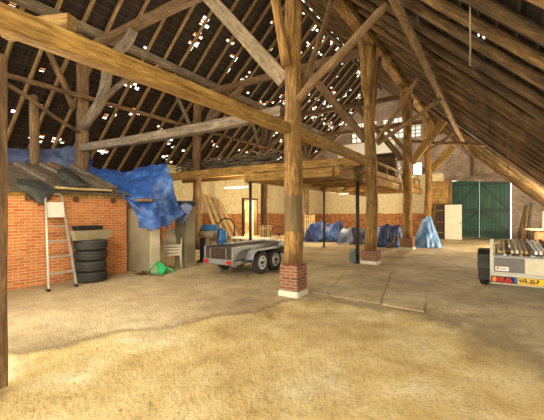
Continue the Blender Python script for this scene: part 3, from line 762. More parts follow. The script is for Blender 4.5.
bm = NB(); tube(bm, [Tp[0], Tp[0]+V((-.015, .03, .05)), Tp[1]+V((-.015, -.03, .05)), Tp[1]], .018, 8); mesh('top_bow', bm, M['alu'], lad)
# ------------------------------------------------------------------ tyres
def tyre_bm(R, w, rin, axis='z', M_=None, n=40):
    bm = NB(); h = w/2
    prof = [(rin, -h*.75), (rin+.03, -h*.95), ((R+rin)/2, -h), (R-.04, -h*.92), (R-.01, -h*.7), (R, -h*.35), (R-.008, -h*.3), (R-.008, -h*.22), (R, -h*.18), (R, h*.18), (R-.008, h*.22), (R-.008, h*.3), (R, h*.35), (R-.01, h*.7), (R-.04, h*.92), ((R+rin)/2, h), (rin+.03, h*.95), (rin, h*.75), (rin-.012, 0)]
    return lathe(bm, prof, n, axis, M_, closed=True)
tl = ['topmost of the four black tyres stacked by the shed wall', 'second black tyre from the top of the stack by the shed', 'second black tyre from the ground in the stack by the shed', 'lowest black tyre of the stack on the floor by the shed']
for k in range(4):
    o = mesh('tyre', tyre_bm(.365, .243, .2), M['rubber'], loc=(-8.1+[0.02, -.015, .02, 0][k], 4.5+[.0, .02, -.015, 0.01][k], .123+.245*(3-k)))
    tag(o, tl[k], 'tyre', 'tyres stacked by the shed')
tr = empty('feed_trough', (-8.08, 4.46, .982), math.pi/2, 'grey-beige tapered trough lying on the tyre stack', 'trough')
bm = NB()
def open_tub(bm, L0, W0, L1, W1, h, t=.03):
    def rect(l, w, z): return [bm.verts.new(p) for p in ((-l/2, -w/2, z), (l/2, -w/2, z), (l/2, w/2, z), (-l/2, w/2, z))]
    A = rect(L0, W0, 0); Bq = rect(L1, W1, h); Cq = rect(L1-2*t, W1-2*t, h); D = rect(L0-2*t, W0-2*t, t)
    bm.faces.new(list(reversed(A)))
    for p, q in ((A, Bq), (Bq, Cq), (Cq, D)):
        for k in range(4): bm.faces.new((p[k], p[(k+1) % 4], q[(k+1) % 4], q[k]))
    bm.faces.new(D)
    return bm
open_tub(bm, .8, .36, .92, .42, .22); mesh('trough_body', bm, M['trough'], tr)
o = mesh('plastic_tray', open_tub(NB(), .55, .28, .6, .32, .1, .015), M['black'], loc=(-8.1, 4.44, 1.205)); o.rotation_euler = (0, 0, math.pi/2); tag(o, 'black plastic tray standing on top of the trough', 'tray')
# ------------------------------------------------------------------ old cabinets
cb = empty('metal_cabinet', (-8.18, 5.98, 0), 0, 'tall beige cabinet beside the shed half covered by the blue tarp', 'cabinet')
bm = NB(); box(bm, (0, .02, .86), (1.02, .28, 1.72), bev=.01); mesh('body', bm, M['beige'], cb)
bm = NB(); box(bm, (.52, .02, .64), (.025, .3, 1.26), bev=.006); mesh('end_panel', bm, M['beigel'], cb)
bm = NB(); box(bm, (0, .02, .03), (.9, .24, .06)); mesh('plinth', bm, M['black'], cb)
cb = empty('metal_cabinet', (-7.92, 7.25, 0), 0, 'narrow beige cabinet with the dark flat tyre on its top', 'cabinet')
bm = NB(); vs = []
for y in (-.14, .22):
    for p in ((-.24, 0), (.24, 0), (.24, 1.8), (-.08, 1.8), (-.24, 1.35)): vs.append(bm.verts.new((p[0], y, p[1])))
bm.faces.new(list(reversed(vs[:5]))); bm.faces.new(vs[5:])
for k in range(5): bm.faces.new((vs[k], vs[(k+1) % 5], vs[5+(k+1) % 5], vs[5+k]))
bmesh.ops.recalc_face_normals(bm, faces=bm.faces[:])
mesh('body', bm, M['beige'], cb)
bm = NB(); box(bm, (.02, -.15, .85), (.38, .012, 1.5), bev=.004); mesh('door', bm, M['beige'], cb)
o = mesh('tyre', tyre_bm(.3, .16, .17), M['rubber'], loc=(-7.86, 7.29, 1.883)); tag(o, 'dark worn tyre lying flat on the narrow beige cabinet', 'tyre')
# brown board lying on the tarp
B('short brown board lying on the big blue tarpaulin', W(136, 202.5, 8.95)+V((0, 0, .06)), W(153, 202, 9.0)+V((0, 0, .05)), .16, .07, 'dark', 'loose_board', 'board', seg=5)
# stacked cream chairs
def chair(label):
    e = empty('garden_chair', (0, 0, 0), 0, label, 'chair', 'cream garden chairs stacked between the cabinets')
    bm = NB(); box(bm, (0, 0, .405), (.46, .44, .06), bev=.02); mesh('seat', bm, M['creampl'], e)
    bm = NB(); g = []
    for i in range(13):
        t = i/12; x = -.23+.46*t; top = .80+.09*math.sin(math.pi*t)
        g.append([bm.verts.new((x, .2+.08*(z_-.42)/.4-.0+.05*(2*t-1)**2*-1, z_)) for z_ in (.43, .56, .68, top)])
    for a, b in zip(g, g[1:]):
        for k in range(3):
            bm.faces.new((a[k], b[k], b[k+1], a[k+1])).smooth = True
    o = mesh('backrest', bm, M['creampl'], e); o.modifiers.new('t', 'SOLIDIFY').thickness = .02
    for sx in (-1, 1):
        bm = NB(); tube(bm, [(sx*.235, -.2, .42), (sx*.25, -.2, .58), (sx*.25, .0, .63), (sx*.24, .2, .62)], .018, 8); mesh('armrest', bm, M['creampl'], e)
        for sy in (-1, 1):
            bm = NB(); ring_tube(bm, [V((sx*.25, sy*.22, 0)), V((sx*.21, sy*.19, .42))], [.018, .026], 8); mesh('leg', bm, M['creampl'], e)
    return e
cl = ['lowest cream garden chair of the stack between the cabinets', 'second cream garden chair from the floor between the cabinets', 'middle cream garden chair of the stack between the cabinets', 'topmost cream garden chair of the stack between the cabinets']
c0 = chair(cl[0])
for k in range(4):
    c = c0 if k == 0 else copy_tree(c0)
    c['label'] = cl[k]; c.location = (-8.0, 6.9, .085*k); c.rotation_euler = (0, 0, .8)
# green scoop and dark shovel
sc = empty('dustpan', (-7.5, 5.95, 0), .5, 'bright green plastic dustpan lying in front of the tall cabinet', 'dustpan')
bm = NB()
vs = [bm.verts.new(p) for p in ((-.2, -.16, .01), (.2, -.16, .01), (.2, .16, .01), (-.2, .16, .01), (-.2, .16, .26), (.2, .16, .16), (-.2, -.1, .1), (.2, -.1, .06), (-.04, .16, .32))]
for f in ((0, 1, 2, 3), (3, 2, 5, 8, 4), (0, 3, 4, 6), (1, 7, 5, 2), (6, 4, 8)): bm.faces.new([vs[i] for i in f])
bmesh.ops.recalc_face_normals(bm, faces=bm.faces[:])
o = mesh('pan', bm, M['greenpl'], sc); o.modifiers.new('t', 'SOLIDIFY').thickness = .012
bm = NB(); tube(bm, [(.1, .15, .18), (.3, .17, .1), (.42, .16, .03)], .022, 8); mesh('handle', bm, M['greenpl'], sc)
shv = empty('shovel', (-7.55, 5.7, 0), 0, 'dark flat shovel lying on the floor by the green dustpan', 'shovel')
bm = NB(); box(bm, (-.25, 0, .02), (.36, .24, .012), bev=.003); box(bm, (-.25, .12, .04), (.36, .012, .05)); mesh('blade', bm, M['rust'], shv)
bm = NB(); tube(bm, [(-.08, .0, .03), (.45, .12, .03)], .016, 8); mesh('handle', bm, M['dark'], shv)
# blue machine
mc = empty('bench_machine', (-8.1, 8.4, 0), .3, 'navy and blue workshop machine on a pedestal beside the narrow cabinet', 'machine')
bm = NB(); box(bm, (-.12, .1, .55), (.24, .3, 1.1), bev=.02); mesh('column', bm, M['navy'], mc)
bm = NB(); box(bm, (.1, -.1, .38), (.13, .14, .76), bev=.01); mesh('pedestal', bm, M['beige'], mc)
bm = NB(); box(bm, (.13, 0, 1.12), (.56, .32, .2), bev=.04); mesh('head', bm, M['bluepl'], mc)
bm = NB(); lathe(bm, [(.02, -.32), (.11, -.3), (.12, -.22), (.12, .2), (.1, .26), (.04, .27)], 20, 'x', Matrix.Translation((.12, -.18, .9))); mesh('motor', bm, M['beige'], mc)
bm = NB(); box(bm, (0, 0, .02), (.5, .44, .04)); mesh('foot_plate', bm, M['darksteel'], mc)
tb = empty('plastic_barrel', (-7.75, 8.75, 0), 0, 'blue plastic barrel behind the workshop machine', 'barrel')
bm = NB(); lathe(bm, [(.15, 0), (.17, .03), (.18, .3), (.19, .32), (.18, .34), (.18, .7), (.19, .72), (.18, .74), (.16, 1.0), (.1, 1.05), (.03, 1.05)], 24); mesh('barrel_body', bm, M['bluepl'], tb)
bm = NB(); lathe(bm, [(.05, 1.05), (.05, 1.09), (.01, 1.09)], 16); mesh('cap', bm, M['navy'], tb)
# white slab on trestle behind the trailer
sb = empty('work_bench', (-9.0, 12.2, 0), 0, 'low white-topped bench behind the tandem trailer', 'bench')
bm = NB(); box(bm, (0, 0, .5), (2.0, .6, .08), bev=.01); mesh('bench_top', bm, M['white'], sb)
for s in (-1, 1):
    for t in (-1, 1): bm = NB(); box(bm, (.85*s, .24*t, .23), (.07, .07, .46)); mesh('leg', bm, M['grey'], sb)
# boards leaning on the side wall
bl = ['cream board leaning against the whitewashed side wall, closest to the dark far post', 'second cream board from the far post leaning on the side wall', 'third cream board from the far post leaning on the side wall', 'cream board leaning on the side wall, closest to the bent pipe hoop']
for k in range(4):
    y = 14.7+.45*k
    B(bl[k], (XL+.95, y+.5+.12*k, .02), (XL+.09, y, 2.75-.1*k), .3, .045, 'cream', 'leaning_board', 'board', seg=5, wdir=(0, 1, 0))
hp = empty('pipe_hoop', (-11.7, 13.55, 0), .6, 'dark bent pipe hoop standing before the leaning cream boards', 'hoop')
pts = [(-.42, 0, 0), (-.42, 0, .9)]+[(-.42*math.cos(a*math.pi/10), 0, .9+.42*math.sin(a*math.pi/10)) for a in range(1, 10)]+[(.42, 0, .9), (.42, 0, 0)]
bm = NB(); tube(bm, pts, .035, 8); mesh('bow', bm, M['darksteel'], hp)
bm = NB(); tube(bm, [(-.42, 0, .35), (.42, 0, .35)], .025, 8); mesh('crossbar', bm, M['darksteel'], hp)
# clutter between the far posts
def slat_panel(loc, rz, w, h, n, mat, label, lean=.15, name='slatted_panel'):
    e = empty(name, loc, rz, label, 'panel')
    e.rotation_euler = (-lean, 0, rz)
    for k in range(n): bm = NB(); box(bm, (-w/2+w*(k+.5)/n, 0, h/2+.02), (w/n*.62, .022, h)); mesh('slat', bm, M[mat], e)
    for z in (.15, .85): bm = NB(); box(bm, (0, .034, h*z), (w, .04, .08)); mesh('crosspiece', bm, M[mat], e)
slat_panel((-8.9, 17.4, 0), .5, .62, 1.5, 5, 'cream', 'pale slatted panel standing beside the blue heap')
slat_panel((-10.6, 15.5, 0), .6, .7, .95, 5, 'cream', 'low slatted panel behind the tandem trailer', .3)
slat_panel((-10.2, 17.6, 0), .3, .5, 1.2, 4, 'dark', 'brown slatted panel leaning behind the bicycle wheel', .2)
bw = empty('cart_wheel', (-9.7, 15.4, 0), .6, 'spoked dark wheel standing behind the tandem trailer', 'wheel')
bm = NB(); Mt = Matrix.Translation((0, 0, .45)); lathe(bm, [(.41, -.02), (.45, -.02), (.45, .02), (.41, .02)], 32, 'y', Mt, closed=True); mesh('tyre_ring', bm, M['black'], bw)
bm = NB()
for k in range(10): a = k*math.pi/5; tube(bm, [(0, 0, .45), (.42*math.cos(a), 0, .45+.42*math.sin(a))], .012, 6)
mesh('spokes', bm, M['rust'], bw)
bm = NB(); lathe(bm, [(.06, -.06), (.06, .06)], 14, 'y', Mt); mesh('hub', bm, M['rust'], bw)
# ------------------------------------------------------------------ tarp heaps
def heap(c, rx, ry, h, rz, mat, label, seed, peak=.5, n=46, name='tarpaulin_heap', sharp=0):
    bm = NB(); g = []
    for i in range(n+1):
        l = []
        for j in range(n+1):
            a, b = 2*i/n-1, 2*j/n-1
            r = (abs(a)**2.6+abs(b)**2.6)**(1/2.6)
            k = max(0, 1-r)
            q = V((a*rx*1.5+seed, b*ry*1.5, seed*.7))
            rid = 1-abs(noise.noise(q*.9))*2; fine = noise.noise(q*2.2); vf = 1-abs(noise.noise(q*4.1))*2
            base = min(1, k*2.9)**.6 if not sharp else min(1, k*1.6)**.8
            z = h*base*(.72+.24*rid+.16*fine+.07*vf) if not sharp else h*base*(.8+.25*max(0, 1-math.hypot(a-.2, b+.05)*1.5)+.12*fine+.06*vf)
            ed = 1+.12*noise.noise((a*2+seed, b*2, 1))
            l.append(bm.verts.new((a*rx*ed+.05*fine, b*ry*ed+.06*vf, max(.012, z+.012))))
        g.append(l)
    for i in range(n):
        for j in range(n): bm.faces.new((g[i][j], g[i+1][j], g[i+1][j+1], g[i][j+1])).smooth = not sharp
    o = mesh(name, bm, mat, loc=c); o.rotation_euler = (0, 0, rz)
    s = o.modifiers.new('t', 'SOLIDIFY'); s.thickness = .01
    return tag(o, label, 'tarpaulin')
heap((-8.3, 18.2, 0), 1.35, .7, 1.1, .6, M['dblue'], 'big crumpled blue tarpaulin heap by the thin steel prop', 2)
heap((-6.35, 17.7, 0), 1.0, .6, .8, .5, M['mixtarp'], 'low heap of grey and white sheeting next to the big blue heap', 9)
heap((-5.1, 18.0, 0), .85, .6, .85, .4, M['mixtarp'], 'grey and blue sheeting heap just behind the post with the jerrycan', 21)
heap((-4.4, 17.0, 0), .75, .5, 1.0, .5, M['dblue'], 'dark blue tarpaulin heap with a timber leaning on it behind the third post', 14)
heap((-2.92, 17.9, 0), .55, .7, 1.35, .4, M['lblue'], 'light blue tent-like tarpaulin beside the third brick-pier post', 5, sharp=1)
B('brown timber leaning on the dark blue tarpaulin heap', G(388, 248), W(399, 227, 16.6), .16, .08, 'dark', 'leaning_timber', 'timber', seg=5)
LG('thin dark pole leaning behind the light blue tarpaulin', (-3.15, 19.6, 0), (-3.35, 20.6, 2.4), .03, 'dark', 'leaning_pole', 'pole')
jc = empty('jerrycan', (-4.02, 10.95, 0), .5, 'grey-green plastic jerrycan on the floor beside the steel prop', 'jerrycan')
bm = NB(); box(bm, (0, 0, .19), (.24, .2, .36), bev=.03); mesh('can_body', bm, M['greycan'], jc)
bm = NB(); tube(bm, [(-.07, 0, .36), (-.06, 0, .42), (.05, 0, .42), (.06, 0, .36)], .015, 8); mesh('handle', bm, M['greycan'], jc)
bm = NB(); lathe(bm, [(.025, .36), (.025, .42), (.005, .42)], 12, 'z', Matrix.Translation((.09, 0, 0))); mesh('cap', bm, M['black'], jc)
# ------------------------------------------------------------------ partition and door leaves
pt = empty('wooden_partition', (-3.15, 24.0, 0), 0, 'orange-brown boarded partition between the loft post and the green doors', 'partition')
bm = NB()
for k in range(9): box(bm, (0, 0, .22+.4*k), (1.35, .06, .385))
mesh('boards', bm, M['post'], pt)
for x in (-.62, .62): bm = NB(); box(bm, (x, -.06, 1.83), (.12, .1, 3.66)); mesh('stud', bm, M['post'], pt)
sw = empty('switch_box', (-3.66, 23.82, 1.75), 0, 'small black switch box on the partition stud', 'switch')
bm = NB(); box(bm, (0, 0, .1), (.14, .1, .2), bev=.015); mesh('case', bm, M['black'], sw)
bm = NB(); box(bm, (0, -.055, .1), (.04, .02, .06)); mesh('lever', bm, M['dgrey'], sw)
o = empty('door_leaf', (-3.08, 23.6, 0), .0, 'dark brown door leaf standing before the partition', 'door')
bm = NB(); box(bm, (0, 0, 1.06), (.5, .05, 2.12), bev=.006); mesh('panel', bm, M['brownply'], o)
for z in (.4, 1.05, 1.75): bm = NB(); box(bm, (0, -.035, z), (.46, .02, .1)); mesh('ledge', bm, M['dark'], o)
o = empty('door_leaf', (-2.36, 23.5, 0), 0, 'pale grey door leaf leaning in front of the green doors', 'door')
bm = NB(); box(bm, (0, 0, 1.05), (.92, .05, 2.1), bev=.008); mesh('panel', bm, M['pdoor'], o)
bm = NB()
for x in (-.4, .4): box(bm, (x, -.034, 1.05), (.1, .018, 2.06))
for z in (.08, 1.0, 2.02): box(bm, (0, -.034, z), (.7, .018, .1))
mesh('frame', bm, M['pdoor'], o)
bm = NB(); box(bm, (.38, -.06, 1.0), (.03, .05, .14)); mesh('door_handle', bm, M['darksteel'], o)
# things by the end wall at the right
for k, (x, x2, L, m, l) in enumerate(((.98, 1.32, 2.1, 'dark', 'brown board leaning on the end wall closest to the green doors'), (1.22, 1.4, 2.0, 'pale', 'pale board leaning on the end wall between two darker ones'), (1.42, 1.55, 2.2, 'grey', 'grey board leaning on the end wall farthest from the green doors'), (1.1, 1.2, 1.5, 'cream', 'short cream lath leaning on the end wall beside the doors'))):
    B(l, (x, 25.3, .0), (x2, 25.94, L), .12 if k < 3 else .07, .03, m, 'leaning_board', 'board', seg=4, wdir=(1, 0, 0))
tbm = empty('wooden_table', (1.6, 21.0, 0), 0, 'pale wooden round-topped cable drum behind the loaded trailer', 'cable drum')
bm = NB(); lathe(bm, [(.02, .78), (.6, .78), (.62, .8), (.62, .84), (.6, .86), (.02, .86)], 28); mesh('drum_top', bm, M['cream'], tbm)
bm = NB(); lathe(bm, [(.02, 0), (.6, 0), (.6, .07), (.02, .07)], 28); mesh('drum_base', bm, M['cream'], tbm)
bm = NB(); lathe(bm, [(.25, .06), (.25, .79)], 20); mesh('core', bm, M['dark'], tbm)
tbm.name = 'cable_drum'
B('bright white sheet of board leaning by the end wall at the picture edge', (2.2, 25.2, 0), (2.3, 25.9, 1.7), .42, .02, 'white', 'leaning_sheet', 'board', seg=4, wdir=(1, 0, 0))
# ------------------------------------------------------------------ trailers
def wheel(parent, loc, R, w, side):
    o = mesh('wheel', tyre_bm(R, w, R*.58, 'x', n=36), M['rubber'], parent, loc=loc)
    bm = NB(); s = side; r = R*.58
    lathe(bm, [(r+.005, -.5*w*s), (r+.008, .42*w*s), (r-.02, .44*w*s), (r-.04, .25*w*s), (r*.62, .2*w*s), (r*.55, .3*w*s), (r*.3, .32*w*s), (.01, .32*w*s)], 28, 'x')
    rim = mesh('rim', bm, M['rim'], o, smooth=True)
    bm = NB(); lathe(bm, [(.045, .3*w*s), (.045, .48*w*s), (.03, .52*w*s), (.005, .52*w*s)], 14, 'x'); mesh('hub_cap', bm, M['darksteel'], o)
    bm = NB()
    for k in range(6):
        a = k*math.pi/3; box(bm, (.2*w*s+.01*s, r*.78*math.cos(a), r*.78*math.sin(a)), (.02, .045, .045))
    mesh('vent_holes', bm, M['black'], o)
t1 = empty('tandem_trailer', (-5.9, 6.55, 0), 0, 'grey galvanised tandem axle trailer behind the thick front post', 'trailer')
Wd, Ln = .95, 2.7      # local: x right side at +.5-ish, y forward
hw = Wd/2
def tp(name, mat, *bs, parent=t1, bev=.006):
    bm = NB()
    for c, s in bs: box(bm, c, s, bev=bev)
    return mesh(name, bm, M[mat], parent)
tp('bed_floor', 'brownply', ((0, Ln/2, .42), (Wd-.04, Ln-.04, .04)))
tp('chassis', 'steel', ((-hw+.05, Ln/2, .35), (.06, Ln, .1)), ((hw-.05, Ln/2, .35), (.06, Ln, .1)), ((0, .06, .35), (Wd, .06, .1)), ((0, Ln/2, .35), (Wd, .06, .08)))
for s in (-1, 1):
    side = tp('side_panel', 'steel', ((s*(hw-.015), Ln/2, .58), (.03, Ln, .3)))
    tp('top_rail', 'steel', ((s*(hw-.01), Ln/2, .735), (.06, Ln+.02, .045)), parent=side)
    tp('lining', 'brownply', ((s*(hw-.04), Ln/2, .58), (.012, Ln-.06, .29)), parent=side)
    tp('corner_post', 'steel', ((s*(hw-.02), .0, .54), (.06, .05, .44)))
    bm = NB(); pr = [(-.1, .42), (.0, .62), (.12, .68), (1.35, .68), (1.47, .62), (1.57, .42)]
    y0 = .54; x0, x1 = s*(hw+.005), s*(hw+.25); vs = []
    for y, z in pr: vs.append([bm.verts.new((x0, y0+y, z)), bm.verts.new((x1, y0+y, z))])
    for a, b in zip(vs, vs[1:]): bm.faces.new((a[0], a[1], b[1], b[0]))
    lipv = [(v[1], bm.verts.new(v[1].co+V((0, 0, -.05)))) for v in vs]
    for a, b in zip(lipv, lipv[1:]): bm.faces.new((a[0], a[1], b[1], b[0]))
    o = mesh('mudguard', bm, M['steel'], t1); o.modifiers.new('t', 'SOLIDIFY').thickness = .012
    for y in (.94, 1.6): wheel(t1, (s*(hw+.13), y, .3), .3, .18, s)
tp('front_board', 'steel', ((0, Ln-.015, .58), (Wd-.06, .03, .3)))
tp('cargo_board', 'brownply', ((0, Ln/2+.02, .695), (Wd-.1, Ln-.16, .03)))
tg = tp('tailgate', 'brownply', ((0, -.01, .59), (Wd-.1, .03, .27)))
tp('tailgate_strip', 'steel', ((-hw*.55, -.03, .59), (.03, .015, .27)), ((hw*.55, -.03, .59), (.03, .015, .27)), parent=tg)
lb = tp('light_bar', 'steel', ((0, -.03, .385), (Wd+.02, .05, .13)))
for s in (-1, 1): tp('tail_light', 'red', ((s*(hw-.1), -.065, .385), (.14, .03, .09)))
tp('plate_holder', 'steel', ((0, -.062, .385), (.42, .014, .1)))
bm = NB(); tube(bm, [(-hw+.1, Ln, .35), (0, Ln+.9, .36)], .03); tube(bm, [(hw-.1, Ln, .35), (0, Ln+.9, .36)], .03); tube(bm, [(0, Ln+.85, .36), (0, Ln+1.15, .38)], .035); mesh('drawbar', bm, M['steel'], t1)
bm = NB(); tube(bm, [(0, Ln+.82, .13), (0, Ln+.82, .8)], .025); mesh('jockey_stand', bm, M['steel'], t1)
bm = NB(); lathe(bm, [(.1, -.03), (.1, .03)], 18, 'x', Matrix.Translation((0, Ln+.82, .1))); mesh('jockey_wheel', bm, M['rubber'], t1)
# second trailer, loaded
T2 = V((.6, 7.5, 0)); W2, L2 = 1.5, 3.0; h2 = W2/2
t2 = empty('loaded_trailer', T2, 0, 'small trailer with a yellow number plate loaded with battens by the picture edge', 'trailer')
def q2(name, mat, *bs, parent=t2, bev=.005): return tp(name, mat, *bs, parent=parent, bev=bev)
q2('bed_floor', 'brownply', ((0, L2/2, .5), (W2-.06, L2-.06, .03)))
q2('chassis', 'darksteel', ((-h2+.1, L2/2, .43), (.06, L2, .1)), ((h2-.1, L2/2, .43), (.06, L2, .1)), ((0, .08, .43), (W2-.3, .06, .09)))
for s in (-1, 1):
    q2('side_panel', 'lgrey', ((s*(h2-.015), L2/2+.03, .66), (.03, L2-.06, .32)))
    q2('corner_post', 'lgrey', ((s*(h2-.025), .0, .745), (.055, .06, .76)))
    bm = NB(); vs = []
    for y, z in ((1.2, .42), (1.27, .7), (1.4, .78), (1.9, .78), (2.03, .7), (2.1, .42)):
        vs.append([bm.verts.new((s*(h2+.01), y, z)), bm.verts.new((s*(h2+.26), y, z))])
    for a, b in zip(vs, vs[1:]): bm.faces.new((a[0], a[1], b[1], b[0]))
    o = mesh('mudguard', bm, M['black'], t2); o.modifiers.new('t', 'SOLIDIFY').thickness = .015
    q2('mud_flap', 'black', ((s*(h2+.135), 1.22, .42), (.22, .012, .5)))
    wheel(t2, (s*(h2+.14), 1.65, .32), .32, .19, s)
q2('front_board', 'lgrey', ((0, L2-.02, .66), (W2-.08, .03, .32)))
rear = q2('rear_board', 'lgrey', ((0, 0, .665), (W2-.1, .03, .3)))
q2('grey_panel', 'dgrey', ((-h2+.05+.235, -.02, .67), (.45, .012, .26)), parent=rear)
for k in range(3): q2('pale_panel', 'creampl', ((-h2+.05+.47+.145+.31*k, -.02, .67), (.28, .012, .26)), parent=rear)
stk = q2('sticker', 'white', ((-h2+.18, -.028, .6), (.2, .004, .075)), parent=rear, bev=0)
q2('top_strip', 'steel', ((0, -.005, .825), (W2-.1, .05, .025)))
lbar = q2('light_bar', 'lgrey', ((0, -.02, .49), (W2, .05, .045)))
q2('lamp_board', 'black', ((0, -.015, .405), (W2-.02, .04, .125)))
q2('side_marker', 'orange', ((-h2+.065, -.05, .41), (.06, .03, .085)))
q2('tail_light', 'red', ((-h2+.155, -.05, .41), (.11, .03, .085)))
q2('tail_light', 'red', ((h2-.18, -.05, .41), (.12, .03, .085)))
bm = NB(); vs = []
for y in (-.075, -.055):
    for x, z in ((-.075, -.0), (.075, 0), (0, .125)): vs.append(bm.verts.new((-h2+.275+x, y, .355+z)))
bm.faces.new(vs[:3]); bm.faces.new(vs[3:][::-1])
for k in range(3): bm.faces.new((vs[k], vs[3+k], vs[3+(k+1) % 3], vs[(k+1) % 3]))
bmesh.ops.recalc_face_normals(bm, faces=bm.faces[:])
mesh('reflector_triangle', bm, M['red'], t2)
q2('lower_strip', 'lgrey', ((0, -.02, .335), (W2-.02, .05, .02)))
px0 = -h2+.365
plate = q2('number_plate', 'yellow', ((px0+.26, -.06, .41), (.52, .012, .11)))
q2('blue_band', 'plateblue', ((px0+.022, -.0675, .41), (.045, .004, .108)), parent=plate, bev=0)
def text(s, size, loc, mat, parent, name, ext=.001, sx=1):
    cu = bpy.data.curves.new(name, 'FONT'); cu.body = s; cu.size = size; cu.extrude = ext; cu.align_x = 'LEFT'; cu.align_y = 'CENTER'
    cu.offset = .0035
    o = bpy.data.objects.new(name, cu); C.objects.link(o)
    bpy.context.view_layer.update()
    me = bpy.data.meshes.new_from_object(o.evaluated_get(bpy.context.evaluated_depsgraph_get()))
    bpy.data.objects.remove(o); bpy.data.curves.remove(cu)
    me.materials.clear(); me.materials.append(mat)
    q = bpy.data.objects.new(name, me); C.objects.link(q); q.parent = parent
    q.location = loc; q.rotation_euler = (math.pi/2, 0, 0); q.scale = (sx, 1, 1); return q
text('WR-30-P', .105, (px0+.058, -.069, .41), M['ink'], plate, 'plate_characters', sx=.72)
q2('sticker_mark', 'red', ((-h2+.115, -.031, .605), (.03, .003, .035)), parent=stk, bev=0)
q2('sticker_line', 'dgrey', ((-h2+.195, -.031, .612), (.1, .003, .008)), ((-h2+.195, -.031, .592), (.1, .003, .008)), parent=stk, bev=0)
bm = NB(); tube(bm, [(-h2+.15, L2, .43), (0, L2+.8, .43)], .03); tube(bm, [(h2-.15, L2, .43), (0, L2+.8, .43)], .03); tube(bm, [(0, L2+.8, .43), (0, L2+1.1, .45)], .035)
mesh('drawbar', bm, M['darksteel'], t2)
bm = NB(); tube(bm, [(0, L2+.9, .0), (0, L2+.9, .8)], .025); mesh('support_leg', bm, M['darksteel'], t2)
# the load of battens
rnd = random.Random(11)
kinds = [('cream', 'fresh cream batten in the load on the trailer with the number plate', 'cream battens on the loaded trailer'), ('grey', 'weathered grey batten in the load on the trailer with the number plate', 'grey battens on the loaded trailer'), ('dgm', 'grey metal profile among the battens on the loaded trailer', 'metal profiles on the loaded trailer'), ('dark', 'dark brown batten in the load on the trailer with the number plate', 'dark battens on the loaded trailer'), ('white', 'white painted batten in the load on the trailer with the number plate', 'white battens on the loaded trailer')]
M['dgm'] = M['steel']
for lv, (z, cnt) in enumerate(((.55, 15), (.64, 15), (.73, 15), (.82, 16), (.895, 19))):
    for k in range(cnt):
        x = T2.x-h2+.1+(W2-.2)*(k+.5)/cnt
        kk = rnd.choice([0, 4, 4, 2, 3, 0]) if lv > 2 else rnd.choice([1, 3])
        m, lb_, gr = kinds[kk]
        a = rnd.uniform(-.045, .045)*(1 if lv > 2 else 0); ya = T2.y+.06+rnd.uniform(0, .06)+(.05 if lv == 4 else 0); yb = ya+rnd.uniform(2.55, 2.8)
        w = (W2-.2)/cnt*.72
        p0 = V((x, ya, z)); p1 = V((x+a, yb, z+rnd.uniform(0, .07)*(lv == 4)))
        tag(beam('batten', p0, p1, w, .06, M[m], seg=3, rough=.003, bev=.006), lb_, 'batten', gr)
# ------------------------------------------------------------------ dirt crumbs
bm = NB(); rnd = random.Random(2)
for k in range(700):
    px = rnd.uniform(-20, 560); py = 300+120*rnd.random()**.8
    if py < edge_y(px)-3 and rnd.random() < .8: continue
    g = G(px, py)
    if noise.noise((g.x*1.1, g.y*1.1, 3)) < .05: continue
    s = .003+.014*rnd.random()**3
    r = bmesh.ops.create_icosphere(bm, subdivisions=1, radius=s)
    q = rnd.random()*6
    bmesh.ops.transform(bm, verts=r['verts'], matrix=Matrix.Translation((g.x, g.y, -.046+s*.3)) @ Matrix.Rotation(q, 4, 'Z') @ Matrix.Diagonal((1.3, .9, .6, 1)))
tag(mesh('dirt_crumbs', bm, M['slab']), 'loose crumbs of earth and stone scattered over the trodden floor', 'dirt', kind='stuff')
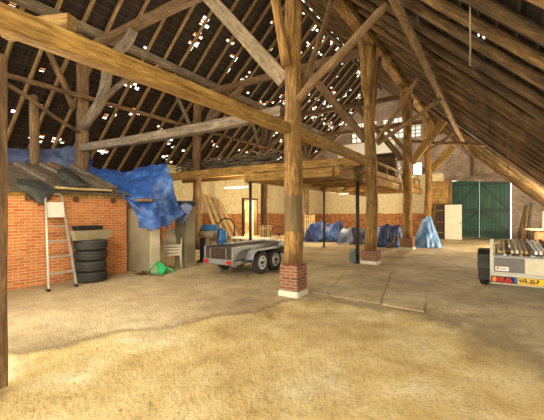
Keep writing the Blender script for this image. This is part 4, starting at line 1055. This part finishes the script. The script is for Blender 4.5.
# ------------------------------------------------------------------ light
wd = bpy.data.worlds.new('sky'); S.world = wd; wd.use_nodes = True
nt = wd.node_tree; bg = nt.nodes['Background']
bg.inputs[0].default_value = (1.0, .95, .8, 1); bg.inputs[1].default_value = 2.9
def lamp(name, typ, loc, energy, col, size=.5, rot=None, **k):
    l = bpy.data.lights.new(name, typ); l.energy = energy; l.color = col
    if typ == 'AREA': l.size = size; l.shape = 'RECTANGLE'; l.size_y = k.get('sy', size)
    elif typ in ('POINT', 'SPOT'): l.shadow_soft_size = size
    o = bpy.data.objects.new(name, l); C.objects.link(o); o.location = loc
    if rot is not None: o.rotation_euler = V(rot).to_track_quat('-Z', 'Y').to_euler()
    return o
warm = (1, .84, .56)
lamp('work_lamp_front', 'POINT', (.2, 1.0, 3.4), 220, warm, .3)
lamp('shed_fill', 'POINT', (-5.6, 2.4, 2.9), 160, warm, .3)  # warm fill added to brighten the shed and its roof, no fixture
lamp('work_lamp_side', 'POINT', (1.9, 18.6, 1.2), 1100, (1, .86, .56), .3)
lamp('loft_lamp_front', 'POINT', (-9.15, 11.2, 2.3), 130, (1, .8, .5), .2)
lamp('loft_lamp_back', 'POINT', (-7.4, 17.0, 2.0), 150, (1, .8, .5), .2)
lamp('loft_fill_far', 'POINT', (-10.6, 18.5, 2.1), 200, (1, .8, .5), .2)  # extra fill under the loft, added without a fixture
lamp('flood', 'SPOT', (-3.55, 19.25, 3.9), 300, (1, .93, .8), .15, rot=(.4, -1, -.3)).data.spot_size = 2.2
lamp('side_room_lamp', 'POINT', (XL-.9, 19.2, 2.2), 420, (1, .8, .45), .15)
lamp('gable_fill', 'POINT', (-6.5, 21.5, 5.6), 260, (1, .9, .72), .3)  # added fill that lifts the dark upper gable
lamp('nave_fill', 'POINT', (-7.4, 8.0, 5.6), 160, warm, .3)  # free-hanging fill added for the nave, no lamp modelled here
S.view_settings.view_transform = 'Standard'; S.view_settings.look = 'None'; S.view_settings.gamma = 1; S.view_settings.use_curve_mapping = False
S.view_settings.exposure = .7
S.cycles.use_denoising = True
S.cycles.max_bounces = 8; S.cycles.diffuse_bounces = 5; S.cycles.transparent_max_bounces = 8
